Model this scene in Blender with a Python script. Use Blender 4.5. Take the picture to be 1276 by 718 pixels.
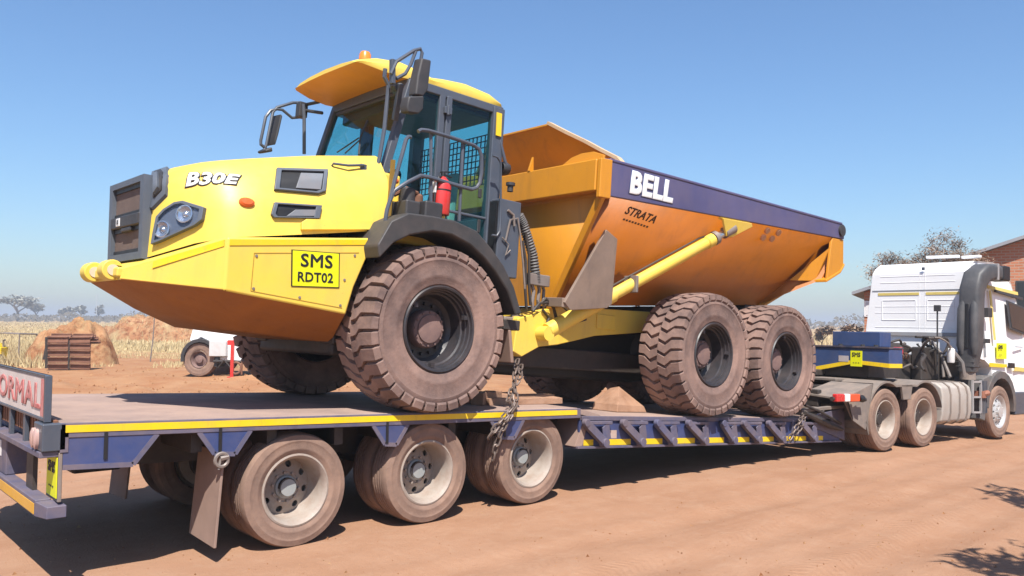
import bpy, bmesh, math, random
import numpy as np
from mathutils import Vector, Matrix
from mathutils.bvhtree import BVHTree
random.seed(7); rng = np.random.default_rng(11)
S = bpy.context.scene
for o in list(bpy.data.objects): bpy.data.objects.remove(o)
COL = S.collection

# ------------------------------------------------------------------ camera, sky, sun, exposure
CAM = Vector((-4.5242, -7.5095, 1.8392)); YAW, PITCH, ROLL, FPX = 0.7218, 0.0390, 0.0105, 1047.88
cF = Vector((math.sin(YAW)*math.cos(PITCH), math.cos(YAW)*math.cos(PITCH), math.sin(PITCH)))
cR0 = Vector((math.cos(YAW), -math.sin(YAW), 0)); cU0 = cR0.cross(cF)
cR = cR0*math.cos(ROLL) + cU0*math.sin(ROLL); cU = -cR0*math.sin(ROLL) + cU0*math.cos(ROLL)
cd = bpy.data.cameras.new("camera"); cam = bpy.data.objects.new("camera", cd); COL.objects.link(cam)
cd.sensor_width = 36; cd.lens = FPX/1276*36; cd.clip_end = 8000; cd.clip_start = .05
m = Matrix((cR, cU, -cF)).transposed().to_4x4(); m.translation = CAM; cam.matrix_world = m
S.camera = cam
SUN = Vector((-.36, -.54, 1.0)).normalized()
el = math.asin(SUN.z); az = math.atan2(SUN.x, SUN.y)
W = bpy.data.worlds.new("World"); S.world = W; W.use_nodes = True
nt = W.node_tree; nt.nodes.clear()
sky = nt.nodes.new("ShaderNodeTexSky"); sky.sky_type = 'NISHITA'; sky.sun_disc = False
sky.sun_elevation = el; sky.sun_rotation = az; sky.altitude = 1500; sky.air_density = 1.5; sky.dust_density = 2.5; sky.ozone_density = 10.0
bg = nt.nodes.new("ShaderNodeBackground"); bg.inputs[1].default_value = .089
wo = nt.nodes.new("ShaderNodeOutputWorld")
nt.links.new(sky.outputs[0], bg.inputs[0]); nt.links.new(bg.outputs[0], wo.inputs[0])
sl = bpy.data.lights.new("sun", 'SUN'); sl.energy = 5.0; sl.angle = math.radians(.5); sl.color = (1, .95, .87)
so = bpy.data.objects.new("sun", sl); COL.objects.link(so); so.rotation_euler = SUN.to_track_quat('Z', 'Y').to_euler(); so.location = (0, 0, 30)
S.view_settings.view_transform = 'Standard'; S.view_settings.look = 'None'; S.view_settings.gamma = 1; S.view_settings.exposure = .85
S.render.engine = 'CYCLES'

# ------------------------------------------------------------------ materials
def mat(name, col, rough=.6, dust=0., dcol=(.42, .25, .16), scale=3., var=.12, bump=0., metal=0., spec=.5, grime=0., gcol=(.05, .03, .02), coat=0., bscale=40., chips=0., streak=0.):
    KA = .74; col = tuple(v*KA for v in col); dcol = tuple(v*KA for v in dcol); gcol = tuple(v*KA for v in gcol)
    m = bpy.data.materials.new(name); m.use_nodes = True; t = m.node_tree; N = t.nodes; L = t.links
    b = N["Principled BSDF"]; tc = N.new("ShaderNodeTexCoord")
    def noise(sc, det=5, r=.6, st=None):
        n = N.new("ShaderNodeTexNoise"); n.inputs["Scale"].default_value = sc; n.inputs["Detail"].default_value = det; n.inputs["Roughness"].default_value = r
        if st:
            mp = N.new("ShaderNodeMapping"); mp.inputs["Scale"].default_value = st; L.new(tc.outputs["Object"], mp.inputs[0]); L.new(mp.outputs[0], n.inputs["Vector"])
        else: L.new(tc.outputs["Object"], n.inputs["Vector"])
        return n.outputs["Fac"]
    def ramp(f, a, bb):
        r = N.new("ShaderNodeMapRange"); r.inputs[1].default_value = a; r.inputs[2].default_value = bb; L.new(f, r.inputs[0]); return r.outputs[0]
    def mul(f, k):
        r = N.new("ShaderNodeMath"); r.operation = 'MULTIPLY'; L.new(f, r.inputs[0]); r.inputs[1].default_value = k; return r.outputs[0]
    def mix(f, a, bb):
        x = N.new("ShaderNodeMix"); x.data_type = 'RGBA'; L.new(f, x.inputs[0])
        for i, v in ((6, a), (7, bb)):
            if isinstance(v, tuple): x.inputs[i].default_value = v + (1,)
            else: L.new(v, x.inputs[i])
        return x.outputs[2]
    c = mix(ramp(noise(scale*.7), .3, .7), tuple(v*(1-var) for v in col), tuple(min(1, v*(1+var)) for v in col))
    if dust > 0: c = mix(mul(ramp(noise(scale*1.3, 8, .7), .38, .72), dust), c, dcol)
    if grime > 0: c = mix(mul(ramp(noise(scale*2, 6, .75, (1.6, 1.6, .35)), .55, .75), grime), c, gcol)
    if streak > 0:
        f1 = ramp(noise(7, 4, .6, (1.0, 1.0, .10)), .50, .72); f2 = N.new("ShaderNodeMath"); f2.operation = 'MULTIPLY'; L.new(f1, f2.inputs[0]); L.new(ramp(noise(1.1, 4, .6), .42, .66), f2.inputs[1]); c = mix(mul(f2.outputs[0], streak), c, gcol)
    if chips > 0: c = mix(mul(ramp(noise(26, 6, .8), .655, .68), chips), c, tuple(v*.6 for v in gcol))
    L.new(c, b.inputs["Base Color"])
    b.inputs["Roughness"].default_value = rough; b.inputs["Metallic"].default_value = metal; b.inputs["Specular IOR Level"].default_value = spec
    rr = N.new("ShaderNodeMapRange"); rr.inputs[3].default_value = max(.05, rough-.12); rr.inputs[4].default_value = min(1, rough+.15); L.new(noise(scale*4), rr.inputs[0]); L.new(rr.outputs[0], b.inputs["Roughness"])
    if coat: b.inputs["Coat Weight"].default_value = coat
    if bump:
        bp = N.new("ShaderNodeBump"); bp.inputs["Strength"].default_value = bump; bp.inputs["Distance"].default_value = .02; L.new(noise(bscale, 6), bp.inputs["Height"]); L.new(bp.outputs[0], b.inputs["Normal"])
    return m
YEL = mat("yellow_paint", (.93, .66, .085), .45, .30, (.72, .50, .22), 1.9, .05, .02, grime=.16, gcol=(.42, .24, .08), chips=.5, streak=.35)
YSHADE = mat("shade_darkened_yellow_paint", (.42, .145, .012), .75, .45, (.27, .10, .022), 2.2, .12, .12, grime=.4, gcol=(.16, .07, .025))  # darker, redder yellow puts shade into the colour of the nose underside
YBR = mat("reflective_yellow_tape", (.98, .66, .005), .4, .18, (.6, .42, .2), 5, .08, grime=.35, gcol=(.4, .25, .1), chips=.8)
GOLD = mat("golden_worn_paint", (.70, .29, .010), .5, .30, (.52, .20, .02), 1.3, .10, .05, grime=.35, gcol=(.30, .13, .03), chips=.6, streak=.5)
GOLDB = mat("shade_darkened_stained_body_paint", (.47, .135, .002), .45, .45, (.30, .085, .004), 1.0, .14, .16, bscale=3.5, grime=.5, gcol=(.17, .06, .012), chips=.7, streak=.6)  # shade on the body sides put into the gold colour, with stains and streaks
NAVY = mat("blue_purple_weathered_paint", (.092, .085, .20), .5, .40, (.21, .16, .19), 1.2, .18, .02, grime=.35, gcol=(.02, .05, .22), chips=.4)
BLUE = mat("trailer_blue_paint", (.038, .065, .195), .45, .34, (.19, .16, .19), 3, .2, .02, chips=.6, streak=.3, gcol=(.12, .08, .07))
BLUED = mat("dusty_blue_steel", (.10, .10, .17), .6, .65, (.28, .20, .18), 3, .2, .05, chips=.5, streak=.4, gcol=(.12, .07, .05))
CABG = mat("blue_grey_cab_paint", (.075, .092, .125), .42, .18, (.22, .18, .16), 3, .12)
GRILL = mat("slate_plastic", (.105, .125, .16), .5, .2, (.22, .2, .19), 4, .1)
DKPL = mat("black_plastic", (.035, .036, .04), .55, .25, (.13, .10, .09), 4, .2, .03)
FEND = mat("black_rubber_fender", (.04, .04, .042), .6, .45, (.13, .10, .09), 3, .2, .05)
DARK = mat("dark_greasy_steel", (.035, .03, .028), .6, .4, (.12, .075, .055), 3, .3, .05)
MESHB = mat("grille_mesh_brown", (.17, .12, .10), .8, .3, (.26, .18, .14), 8, .15, .5, bscale=140)
TYRE = mat("dusty_tyre_rubber", (.175, .12, .108), .9, .9, (.47, .30, .24), 1.2, .2, .25, spec=.2, grime=.35, gcol=(.10, .07, .07), bscale=30)
TYRE2 = mat("dusty_truck_tyre", (.25, .165, .13), .9, .75, (.43, .275, .20), 3, .15, .15, spec=.2, grime=.3, gcol=(.12, .085, .07), bscale=50)
RIMD = mat("dark_rim_paint", (.028, .028, .034), .45, .30, (.15, .10, .09), 4, .25, .03)
HUBD = mat("dusty_hub", (.20, .125, .115), .75, .6, (.33, .20, .16), 5, .2, .1)
RIMW = mat("cream_rim_paint", (.43, .37, .32), .6, .75, (.30, .20, .15), 6, .1, .03)
RIMS = mat("silver_rim", (.62, .62, .62), .4, .3, (.45, .34, .28), 6, .1, metal=.3)
HUBG = mat("grey_hub", (.35, .38, .38), .5, .2, (.4, .3, .25), 5, .1)
WHITE = mat("white_cab_paint", (1.06, 1.06, 1.06), .35, .10, (.6, .52, .45), 2, .02, coat=.2)
WHT = mat("white_lettering", (.85, .85, .84), .5, .1, (.6, .55, .5), 12, .03)
BLK = mat("black_lettering", (.012, .012, .014), .5, .0)
REDT = mat("faded_red_lettering", (.55, .14, .13), .6, .45, (.75, .6, .55), 9, .2)
SIGNW = mat("faded_white_sign_board", (.72, .64, .60), .6, .35, (.6, .45, .38), 6, .1)
FLUO = mat("fluorescent_yellow_plate", (.86, .87, .0), .5, .04, (.6, .55, .2), 4, .04)
FLUOP = mat("pale_yellow_stripe", (.80, .62, .16), .5, .1, (.7, .6, .4), 6, .06)
RED = mat("red_enamel", (.70, .035, .03), .35, .1, (.5, .25, .18), 6, .08, coat=.3)
ORNG = mat("orange_lens", (.75, .13, .02), .25, .1, (.6, .3, .2), 8, .08)
REDL = mat("red_lens", (.65, .03, .03), .25, .1, (.6, .3, .2), 8, .08)
STEEL = mat("dusty_bare_steel", (.28, .24, .22), .5, .4, (.40, .29, .22), 6, .2, .05, metal=.3)
LGREY = mat("bright_grey_steel", (.48, .48, .49), .45, .3, (.5, .38, .3), 6, .1, metal=.2)
ALU = mat("dusty_aluminium_tank", (.50, .46, .42), .55, .5, (.46, .35, .27), 4, .1, .03, metal=.1)
PLATEG = mat("worn_grey_wear_plate", (.26, .19, .15), .65, .5, (.36, .25, .18), 2.2, .3, .06, grime=.4, gcol=(.10, .08, .075))
DECK = mat("dusty_deck_plate", (.34, .24, .205), .9, .7, (.52, .36, .28), 1.6, .2, .3, grime=.4, gcol=(.17, .125, .125), bscale=14, chips=.5)
DUSTG = mat("dust_grey_chassis", (.21, .175, .155), .8, .6, (.38, .29, .23), 4, .15, .08)
CHAINM = mat("dusty_chain_steel", (.16, .125, .11), .55, .5, (.36, .25, .2), 20, .3, metal=.4)
RUST = mat("rusty_steel", (.20, .085, .05), .85, .5, (.33, .17, .11), 4, .25, .25)
TIMB = mat("old_timber", (.36, .19, .11), .85, .5, (.50, .33, .24), 5, .25, .3)
BROWNB = mat("rust_brown_boards", (.26, .10, .045), .75, .35, (.36, .2, .12), 5, .3, .1)
BARK = mat("dry_bark", (.14, .105, .085), .9, 0, var=.3, scale=6)
SEAT = mat("pale_seat_fabric", (.36, .44, .40), .8, .1, var=.1)
ROOFM = mat("grey_roof_sheet", (.30, .32, .35), .5, .2, var=.1)
FLAP = mat("brown_dusty_mudflap", (.30, .20, .16), .85, .6, (.40, .26, .2), 3, .2, .05)
SILV = mat("lamp_reflector", (.75, .77, .80), .15, 0, var=.05, metal=.8)
def leafmat(name, c, v=.35):
    m = mat(name, c, .8, 0, var=v, scale=.9); return m
LEAF = leafmat("grey_olive_leaves", (.34, .33, .27)); LEAFB = leafmat("dry_brown_twigs", (.36, .25, .17)); LEAFD = leafmat("dark_olive_leaves", (.06, .06, .03)); LEAFG = leafmat("hazy_grey_bush", (.20, .18, .15), .2)
GRASSM = leafmat("dry_straw_grass", (.60, .47, .25), .22)
def glass(name, tint, tr=.8):
    m = bpy.data.materials.new(name); m.use_nodes = True; t = m.node_tree; N = t.nodes; L = t.links; N.clear()
    o = N.new("ShaderNodeOutputMaterial"); a = N.new("ShaderNodeBsdfTransparent"); a.inputs[0].default_value = tint + (1,)
    g = N.new("ShaderNodeBsdfGlossy"); g.inputs["Roughness"].default_value = .04; g.inputs[0].default_value = (.8, .9, .95, 1)
    f = N.new("ShaderNodeFresnel"); f.inputs[0].default_value = 1.45; x = N.new("ShaderNodeMixShader")
    gg = N.new("ShaderNodeNewGeometry"); iv = N.new("ShaderNodeMath"); iv.operation = 'SUBTRACT'; iv.inputs[0].default_value = 1; L.new(gg.outputs["Backfacing"], iv.inputs[1])
    ml = N.new("ShaderNodeMath"); ml.operation = 'MULTIPLY'; L.new(f.outputs[0], ml.inputs[0]); L.new(iv.outputs[0], ml.inputs[1]); L.new(ml.outputs[0], x.inputs[0]); L.new(a.outputs[0], x.inputs[1]); L.new(g.outputs[0], x.inputs[2]); L.new(x.outputs[0], o.inputs[0]); return m
GLASS = glass("teal_tinted_cab_glass", (.66, .88, .87)); GLASSD = glass("dark_truck_glass", (.16, .2, .2)); LENS = glass("clear_lamp_lens", (.9, .92, .95))

# ------------------------------------------------------------------ mesh builder
class MB:
    def __init__(s): s.v = []; s.f = []; s.m = []
    def add(s, V, Fc, mi=0):
        o = len(s.v); s.v += [tuple(p) for p in V]; s.f += [tuple(i+o for i in f) for f in Fc]; s.m += [mi]*len(Fc); return s
    def hexa(s, P, mi=0): return s.add(P, [(0, 3, 2, 1), (4, 5, 6, 7), (0, 1, 5, 4), (1, 2, 6, 5), (2, 3, 7, 6), (3, 0, 4, 7)], mi)
    def box(s, a, b, mi=0):
        x0, y0, z0 = a; x1, y1, z1 = b
        return s.hexa([(x0, y0, z0), (x1, y0, z0), (x1, y1, z0), (x0, y1, z0), (x0, y0, z1), (x1, y0, z1), (x1, y1, z1), (x0, y1, z1)], mi)
    def ext(s, poly, vec, mi=0):            # extrude a 3D polygon by a vector
        n = len(poly); P = [Vector(p) for p in poly]; v = Vector(vec)
        return s.add(P+[p+v for p in P], [tuple(range(n))[::-1], tuple(range(n, 2*n))]+[(i, (i+1) % n, n+(i+1) % n, n+i) for i in range(n)], mi)
    def uw(s, poly, y0, y1, mi=0): return s.ext([(u, y0, w) for u, w in poly], (0, y1-y0, 0), mi)
    def beam(s, a, b, w, h, up=(0, 0, 1), mi=0):
        a = Vector(a); b = Vector(b); d = (b-a).normalized(); r = d.cross(Vector(up)); r = (r if r.length > 1e-4 else d.cross(Vector((1, 0, 0)))).normalized(); u = r.cross(d)
        P = [c+r*sx*w/2+u*sz*h/2 for c in (a, b) for sx, sz in ((-1, -1), (1, -1), (1, 1), (-1, 1))]
        return s.hexa(P, mi)
    def tube(s, pts, r, n=8, mi=0, closed=False):
        P = [Vector(p) for p in pts]; k = len(P); rs = r if isinstance(r, (list, tuple)) else [r]*k; V = []; nrm = None
        for i, p in enumerate(P):
            if closed: d = (P[(i+1) % k]-P[i-1])
            else: d = (P[min(i+1, k-1)]-P[max(i-1, 0)])
            d = d.normalized()
            if nrm is None: nrm = d.orthogonal().normalized()
            else: nrm = (nrm-d*nrm.dot(d)).normalized()
            b = d.cross(nrm)
            V += [p+(nrm*math.cos(2*math.pi*j/n)+b*math.sin(2*math.pi*j/n))*rs[i] for j in range(n)]
        Fc = [(i*n+j, i*n+(j+1) % n, ((i+1) % k)*n+(j+1) % n, ((i+1) % k)*n+j) for i in range(k if closed else k-1) for j in range(n)]
        if not closed: Fc += [tuple(range(n))[::-1], tuple(range((k-1)*n, k*n))]
        return s.add(V, Fc, mi)
    def lathe(s, prof, n=32, mi=0, c=(0, 0, 0), ax='y', cap=False):
        V = []
        for r, t in prof:
            for j in range(n):
                a = 2*math.pi*j/n; x, z = r*math.cos(a), r*math.sin(a)
                V.append((c[0]+x, c[1]+t, c[2]+z) if ax == 'y' else (c[0]+x, c[1]+z, c[2]+t) if ax == 'z' else (c[0]+t, c[1]+x, c[2]+z))
        k = len(prof); Fc = [(i*n+j, (i+1)*n+j, (i+1)*n+(j+1) % n, i*n+(j+1) % n) for i in range(k-1) for j in range(n)]
        if cap: Fc += [tuple(range(n)), tuple(range((k-1)*n, k*n))[::-1]]
        return s.add(V, Fc, mi)
    def build(s, name, mats, parent=None, bevel=0., smooth=35., kind=None, loc=None, seg=2):
        me = bpy.data.meshes.new(name); me.from_pydata(s.v, [], s.f)
        for mm in (mats if isinstance(mats, (list, tuple)) else [mats]): me.materials.append(mm)
        me.polygons.foreach_set("material_index", s.m)
        bm = bmesh.new(); bm.from_mesh(me); bmesh.ops.remove_doubles(bm, verts=bm.verts, dist=1e-5) if bevel or smooth > 60 else None
        bmesh.ops.recalc_face_normals(bm, faces=bm.faces); bm.to_mesh(me); bm.free()
        if smooth: me.shade_smooth(); me.set_sharp_from_angle(angle=math.radians(smooth))
        o = bpy.data.objects.new(name, me); COL.objects.link(o)
        if parent: o.parent = parent
        if loc is not None: o.location = loc
        if bevel:
            b = o.modifiers.new("bevel", 'BEVEL'); b.width = bevel; b.segments = seg; b.limit_method = 'ANGLE'; b.angle_limit = math.radians(40); b.harden_normals = bool(smooth)
        if kind: o["kind"] = kind
        return o
def thing(name, label, cat, loc=(0, 0, 0), rot=(0, 0, 0), group=None):
    o = bpy.data.objects.new(name, None); COL.objects.link(o); o.location = loc; o.rotation_euler = rot; o.empty_display_size = .3
    return tag(o, label, cat, group)
def tag(o, label, cat, group=None):
    o["label"] = label; o["category"] = cat
    if group: o["group"] = group
    return o
def dup(o, parent=None, loc=None, rot=None):
    c = o.copy(); COL.objects.link(c)
    if parent is not None: c.parent = parent
    if loc is not None: c.location = loc
    if rot is not None: c.rotation_euler = rot
    for ch in list(o.children): dup(ch, c)
    return c
def text(body, size, mt, parent, origin, right, up, name="lettering", bold=.0, shear=0., ext=.003, align='CENTER', sx=1., off=0., wrap=None):
    cu = bpy.data.curves.new(name, 'FONT'); cu.body = body; cu.size = size; cu.extrude = .002; cu.bevel_depth = bold; cu.bevel_resolution = 1; cu.shear = shear
    cu.align_x = align; cu.align_y = 'CENTER'; cu.resolution_u = 3; cu.space_character = 1.06
    tmp = bpy.data.objects.new("tmp", cu); COL.objects.link(tmp); bpy.context.view_layer.update()
    me = bpy.data.meshes.new_from_object(tmp.evaluated_get(bpy.context.evaluated_depsgraph_get())); bpy.data.objects.remove(tmp)
    bm = bmesh.new(); bm.from_mesh(me); bmesh.ops.triangulate(bm, faces=bm.faces)
    if wrap:
        for _ in range(4):
            e = [q for q in bm.edges if q.calc_length() > size*.16]
            if e: bmesh.ops.subdivide_edges(bm, edges=e, cuts=1); bmesh.ops.triangulate(bm, faces=bm.faces)
    bm.to_mesh(me); bm.free()
    r = Vector(right).normalized(); u = Vector(up); u = (u-r*u.dot(r)).normalized(); n = r.cross(u); o0 = Vector(origin)+n*off
    me.transform(Matrix.Diagonal((sx, 1, .0035/(bold+.002), 1))); me.transform(Matrix((r, u, n)).transposed().to_4x4()); me.transform(Matrix.Translation(o0))
    if wrap:
        for v in me.vertices:
            q = v.co; hgt = (q-o0).dot(n); flat = q-n*hgt; pp, nn, ii, dd = wrap.ray_cast(flat+n*.5, -n)
            if pp is not None: v.co = pp+n*(hgt+off)
    me.materials.clear(); me.materials.append(mt); me.name = name
    o = bpy.data.objects.new(name, me); COL.objects.link(o); o.parent = parent
    return o
# measured photograph rays (pixel in the 1276x718 photograph -> world / truck frames)
def ray(px, py): return (cF+cR*((px-638)/FPX)-cU*((py-359)/FPX)).normalized()
# ------------------------------------------------------------------ ground
def zg(x, y):
    x = np.asarray(x, float); y = np.asarray(y, float)
    s = np.logaddexp(0, (x-5.0)*1.2)/1.2; s = np.where(s > 11, 11+4*(1-np.exp(-(s-11)/4)), s)
    return -.0306*s
def vnoise(x, y, sc, seed):
    r = np.random.default_rng(seed); T = r.random((256, 256)); X = x*sc; Y = y*sc
    xi = np.floor(X).astype(int); yi = np.floor(Y).astype(int); fx = X-xi; fy = Y-yi; fx = fx*fx*(3-2*fx); fy = fy*fy*(3-2*fy)
    g = lambda i, j: T[i & 255, j & 255]
    return (g(xi, yi)*(1-fx)+g(xi+1, yi)*fx)*(1-fy)+(g(xi, yi+1)*(1-fx)+g(xi+1, yi+1)*fx)*fy-.5
def relief(x, y):
    near = np.exp(-((np.maximum(np.hypot(x-2, y+1)-14, 0))/25)**2)
    h = vnoise(x, y, .35, 1)*.07+vnoise(x, y, 1.1, 2)*.035+vnoise(x, y, 3.3, 3)*.016+vnoise(x, y, 8, 4)*.007
    # faint wheel ruts along the yard
    for yc, dx in ((-2.6, .05), (-4.4, .05), (3.0, 0), (-3.35, .02)):
        t = (y-yc-dx*x+.25*np.sin(x*.35)); h = h-.022*np.exp(-(t/.16)**2)+.010*np.exp(-((np.abs(t)-.3)/.1)**2)
    pad = np.exp(-((x-2.5)/6.5)**4)*np.exp(-((y)/1.6)**4)
    # rough, turned soil on the far side of the trailer
    h = h+np.where((y > 7) & (y < 24), (vnoise(x, y, .9, 8)*.22+vnoise(x, y, 2.6, 9)*.12)*np.clip((y-7)/4, 0, 1)*np.clip((24-y)/4, 0, 1), 0)
    return h*(.25+.75*near)*(1-.75*pad)
def axis(a, b, core0, core1, step, g=1.13):
    c = list(np.arange(core0, core1, step)); d = step; x = core1
    while x < b: c.append(x); d *= g; x += d
    d = step; x = core0-step; lo = []
    while x > a: lo.append(x); d *= g; x -= d
    return np.array([a]+lo[::-1]+c+[b])
gx = axis(-3500, 3500, -6, 12, .075, 1.09); gy = axis(-60, 4500, -7, 4, .075, 1.055)
GX, GY = np.meshgrid(gx, gy, indexing='ij'); GZ = zg(GX, GY)+relief(GX, GY)
n0, n1 = GX.shape; idx = np.arange(n0*n1).reshape(n0, n1)
me = bpy.data.meshes.new("ground"); V = np.stack([GX, GY, GZ], -1).reshape(-1, 3)
Fq = np.stack([idx[:-1, :-1], idx[1:, :-1], idx[1:, 1:], idx[:-1, 1:]], -1).reshape(-1, 4)
me.from_pydata(V.tolist(), [], Fq.tolist()); me.shade_smooth()
G = bpy.data.materials.new("red_sand_ground"); G.use_nodes = True; t = G.node_tree; N = t.nodes; L = t.links; b = N["Principled BSDF"]
geo = N.new("ShaderNodeNewGeometry")
def gn(sc, det=6, r=.6, st=(1, 1, 1)):
    mp = N.new("ShaderNodeMapping"); mp.inputs["Scale"].default_value = st; L.new(geo.outputs["Position"], mp.inputs[0])
    n = N.new("ShaderNodeTexNoise"); n.inputs["Scale"].default_value = sc; n.inputs["Detail"].default_value = det; n.inputs["Roughness"].default_value = r; L.new(mp.outputs[0], n.inputs["Vector"]); return n.outputs["Fac"]
def gr(f, a, bb, c=0, d=1):
    r = N.new("ShaderNodeMapRange"); r.inputs[1].default_value = a; r.inputs[2].default_value = bb; r.inputs[3].default_value = c; r.inputs[4].default_value = d; L.new(f, r.inputs[0]); return r.outputs[0]
def gm(f, a, bb):
    x = N.new("ShaderNodeMix"); x.data_type = 'RGBA'; L.new(f, x.inputs[0])
    for i, v in ((6, a), (7, bb)):
        if isinstance(v, tuple): x.inputs[i].default_value = v+(1,)
        else: L.new(v, x.inputs[i])
    return x.outputs[2]
def gma(op, a, bb):
    r = N.new("ShaderNodeMath"); r.operation = op
    for i, v in enumerate((a, bb)):
        if isinstance(v, (int, float)): r.inputs[i].default_value = v
        else: L.new(v, r.inputs[i])
    return r.outputs[0]
sand = gm(gr(gn(.5, 8, .65), .35, .68), (.33, .188, .118), (.285, .152, .09))
sand = gm(gr(gn(2.2, 8, .7), .45, .75, 0, .55), sand, (.37, .228, .15))
sand = gm(gr(gn(14, 4, .7), .60, .75, 0, .35), sand, (.20, .108, .062))
sand = gm(gr(gn(1.0, 6, .65, (.22, 1.3, 1)), .50, .72, 0, .5), sand, (.235, .118, .068))
sand = gm(gr(gn(5, 6, .75), .52, .72, 0, .4), sand, (.36, .235, .16))
sx = N.new("ShaderNodeSeparateXYZ"); L.new(geo.outputs["Position"], sx.inputs[0])
redder = gm(gr(gn(.8, 6, .7), .35, .65), (.28, .128, .06), (.34, .19, .10))
ground_c = gm(gr(gma('ADD', sx.outputs[1], gma('MULTIPLY', gn(.25), 5)), 7.5, 13), sand, redder)
straw = gm(gr(gn(.12, 8, .7), .35, .65), (.43, .31, .155), (.33, .205, .10))
ground_c = gm(gr(gma('ADD', sx.outputs[1], gma('MULTIPLY', gn(.2), 12)), 40, 56), ground_c, straw)
L.new(ground_c, b.inputs["Base Color"]); b.inputs["Roughness"].default_value = .95; b.inputs["Specular IOR Level"].default_value = .15
def track(yc, sl, wdt):
    t_ = gma('SUBTRACT', gma('SUBTRACT', sx.outputs[1], gma('MULTIPLY', sx.outputs[0], sl)), yc); t_ = gma('ADD', t_, gma('MULTIPLY', gma('SUBTRACT', gn(.25), .5), .9)); ab = gma('ABSOLUTE', t_, 0)
    mk = gr(ab, wdt, wdt*.8); pat = gma('SINE', gma('ADD', gma('MULTIPLY', sx.outputs[0], 80), gma('MULTIPLY', ab, 60)), 0)
    return gma('MULTIPLY', gma('MULTIPLY', mk, gma('ADD', gma('MULTIPLY', pat, .5), .1)), gr(gn(.6, 4), .42, .62))
tr = gma('ADD', gma('ADD', track(-2.7, .05, .17), track(-4.3, .05, .17)), gma('ADD', track(-3.2, -.02, .13), track(-5.2, -.02, .13)))
ground_c = gm(gma('MULTIPLY', gr(tr, -.5, .1, 1, 0), .2), ground_c, (.19, .10, .058)); L.new(ground_c, b.inputs["Base Color"])
bp = N.new("ShaderNodeBump"); bp.inputs["Strength"].default_value = .7; bp.inputs["Distance"].default_value = .035
L.new(gma('ADD', gma('MULTIPLY', tr, .2), gma('ADD', gma('MULTIPLY', gn(18, 8, .7), .5), gma('MULTIPLY', gn(70, 4, .7), .3))), bp.inputs["Height"]); L.new(bp.outputs[0], b.inputs["Normal"])
me.materials.append(G); go = bpy.data.objects.new("ground", me); COL.objects.link(go); go["kind"] = "structure"
def gz(x, y): return float(zg(x, y)+relief(np.array([x]), np.array([y]))[0])

# ------------------------------------------------------------------ wheels
def tyre_mb(R, rb, hw, N_=0, depth=.05, style=0, n=64):
    mb = MB(); r0 = R-depth if N_ else R
    pr = [(rb, -.86), (rb+.02, -.93), (rb+(R-rb)*.20, -.97), (rb+(R-rb)*.23, -.985), (rb+(R-rb)*.30, -.988), (rb+(R-rb)*.33, -.978), (rb+(R-rb)*.5, -1.0), (rb+(R-rb)*.60, -.995), (rb+(R-rb)*.62, -1.008), (rb+(R-rb)*.65, -1.005), (rb+(R-rb)*.72, -.975), (r0-.035*R, -.93), (r0-.008, -.82), (r0, -.55)]
    pr = [(r, t*hw) for r, t in pr]; pr = pr+[(r, -t) for r, t in pr[::-1]]
    if not N_:
        q = []                                   # circumferential grooves of a road tyre
        for t in (-.42, -.14, .14, .42):
            q += [(r0, (t-.05)*hw), (r0-.012, (t-.03)*hw), (r0-.012, (t+.03)*hw), (r0, (t+.05)*hw)]
        h = len(pr)//2; pr = pr[:h]+q+pr[h:]
    mb.lathe(pr, n)
    p = 2*math.pi/N_ if N_ else 0
    cl = [[(1.0, 0), (.50, .02), (.30, .42), (.015, .55)], [(1.0, 0), (.66, .05), (.36, .52), (.015, .22)]][style]
    for sgn in (-1, 1):
        for k in range(N_):
            a0 = k*p+(p*.5 if sgn > 0 else 0); wv = p*.395*(1+random.uniform(-.05, .05)); Vv = []
            pts = [(1.035, 0, R*.885)]+[(t, s, (R-.028*(t**5))*(1+random.uniform(-.003, .003))) for t, s in cl]
            for i, (t, s, rt) in enumerate(pts):
                for e in (-1, 1):
                    ww = wv*(1.0 if i < 3 else .92)
                    for lev in (0, 1):
                        a = a0+s*p+e*ww*(1.12 if lev == 0 else .94)
                        r = (r0-.015 if i else R*.86) if lev == 0 else rt
                        tt = t if lev else t-(.05 if i == 0 else 0)
                        Vv.append((r*math.cos(a), sgn*tt*hw, r*math.sin(a)))
            Fc = []
            for i in range(len(pts)-1):
                q = i*4; Fc += [(q+1, q+3, q+7, q+5), (q, q+1, q+5, q+4), (q+2, q+6, q+7, q+3)]
            e = (len(pts)-1)*4; Fc += [(0, 2, 3, 1), (e, e+1, e+3, e+2)]
            mb.add(Vv, Fc)
    return mb
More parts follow.
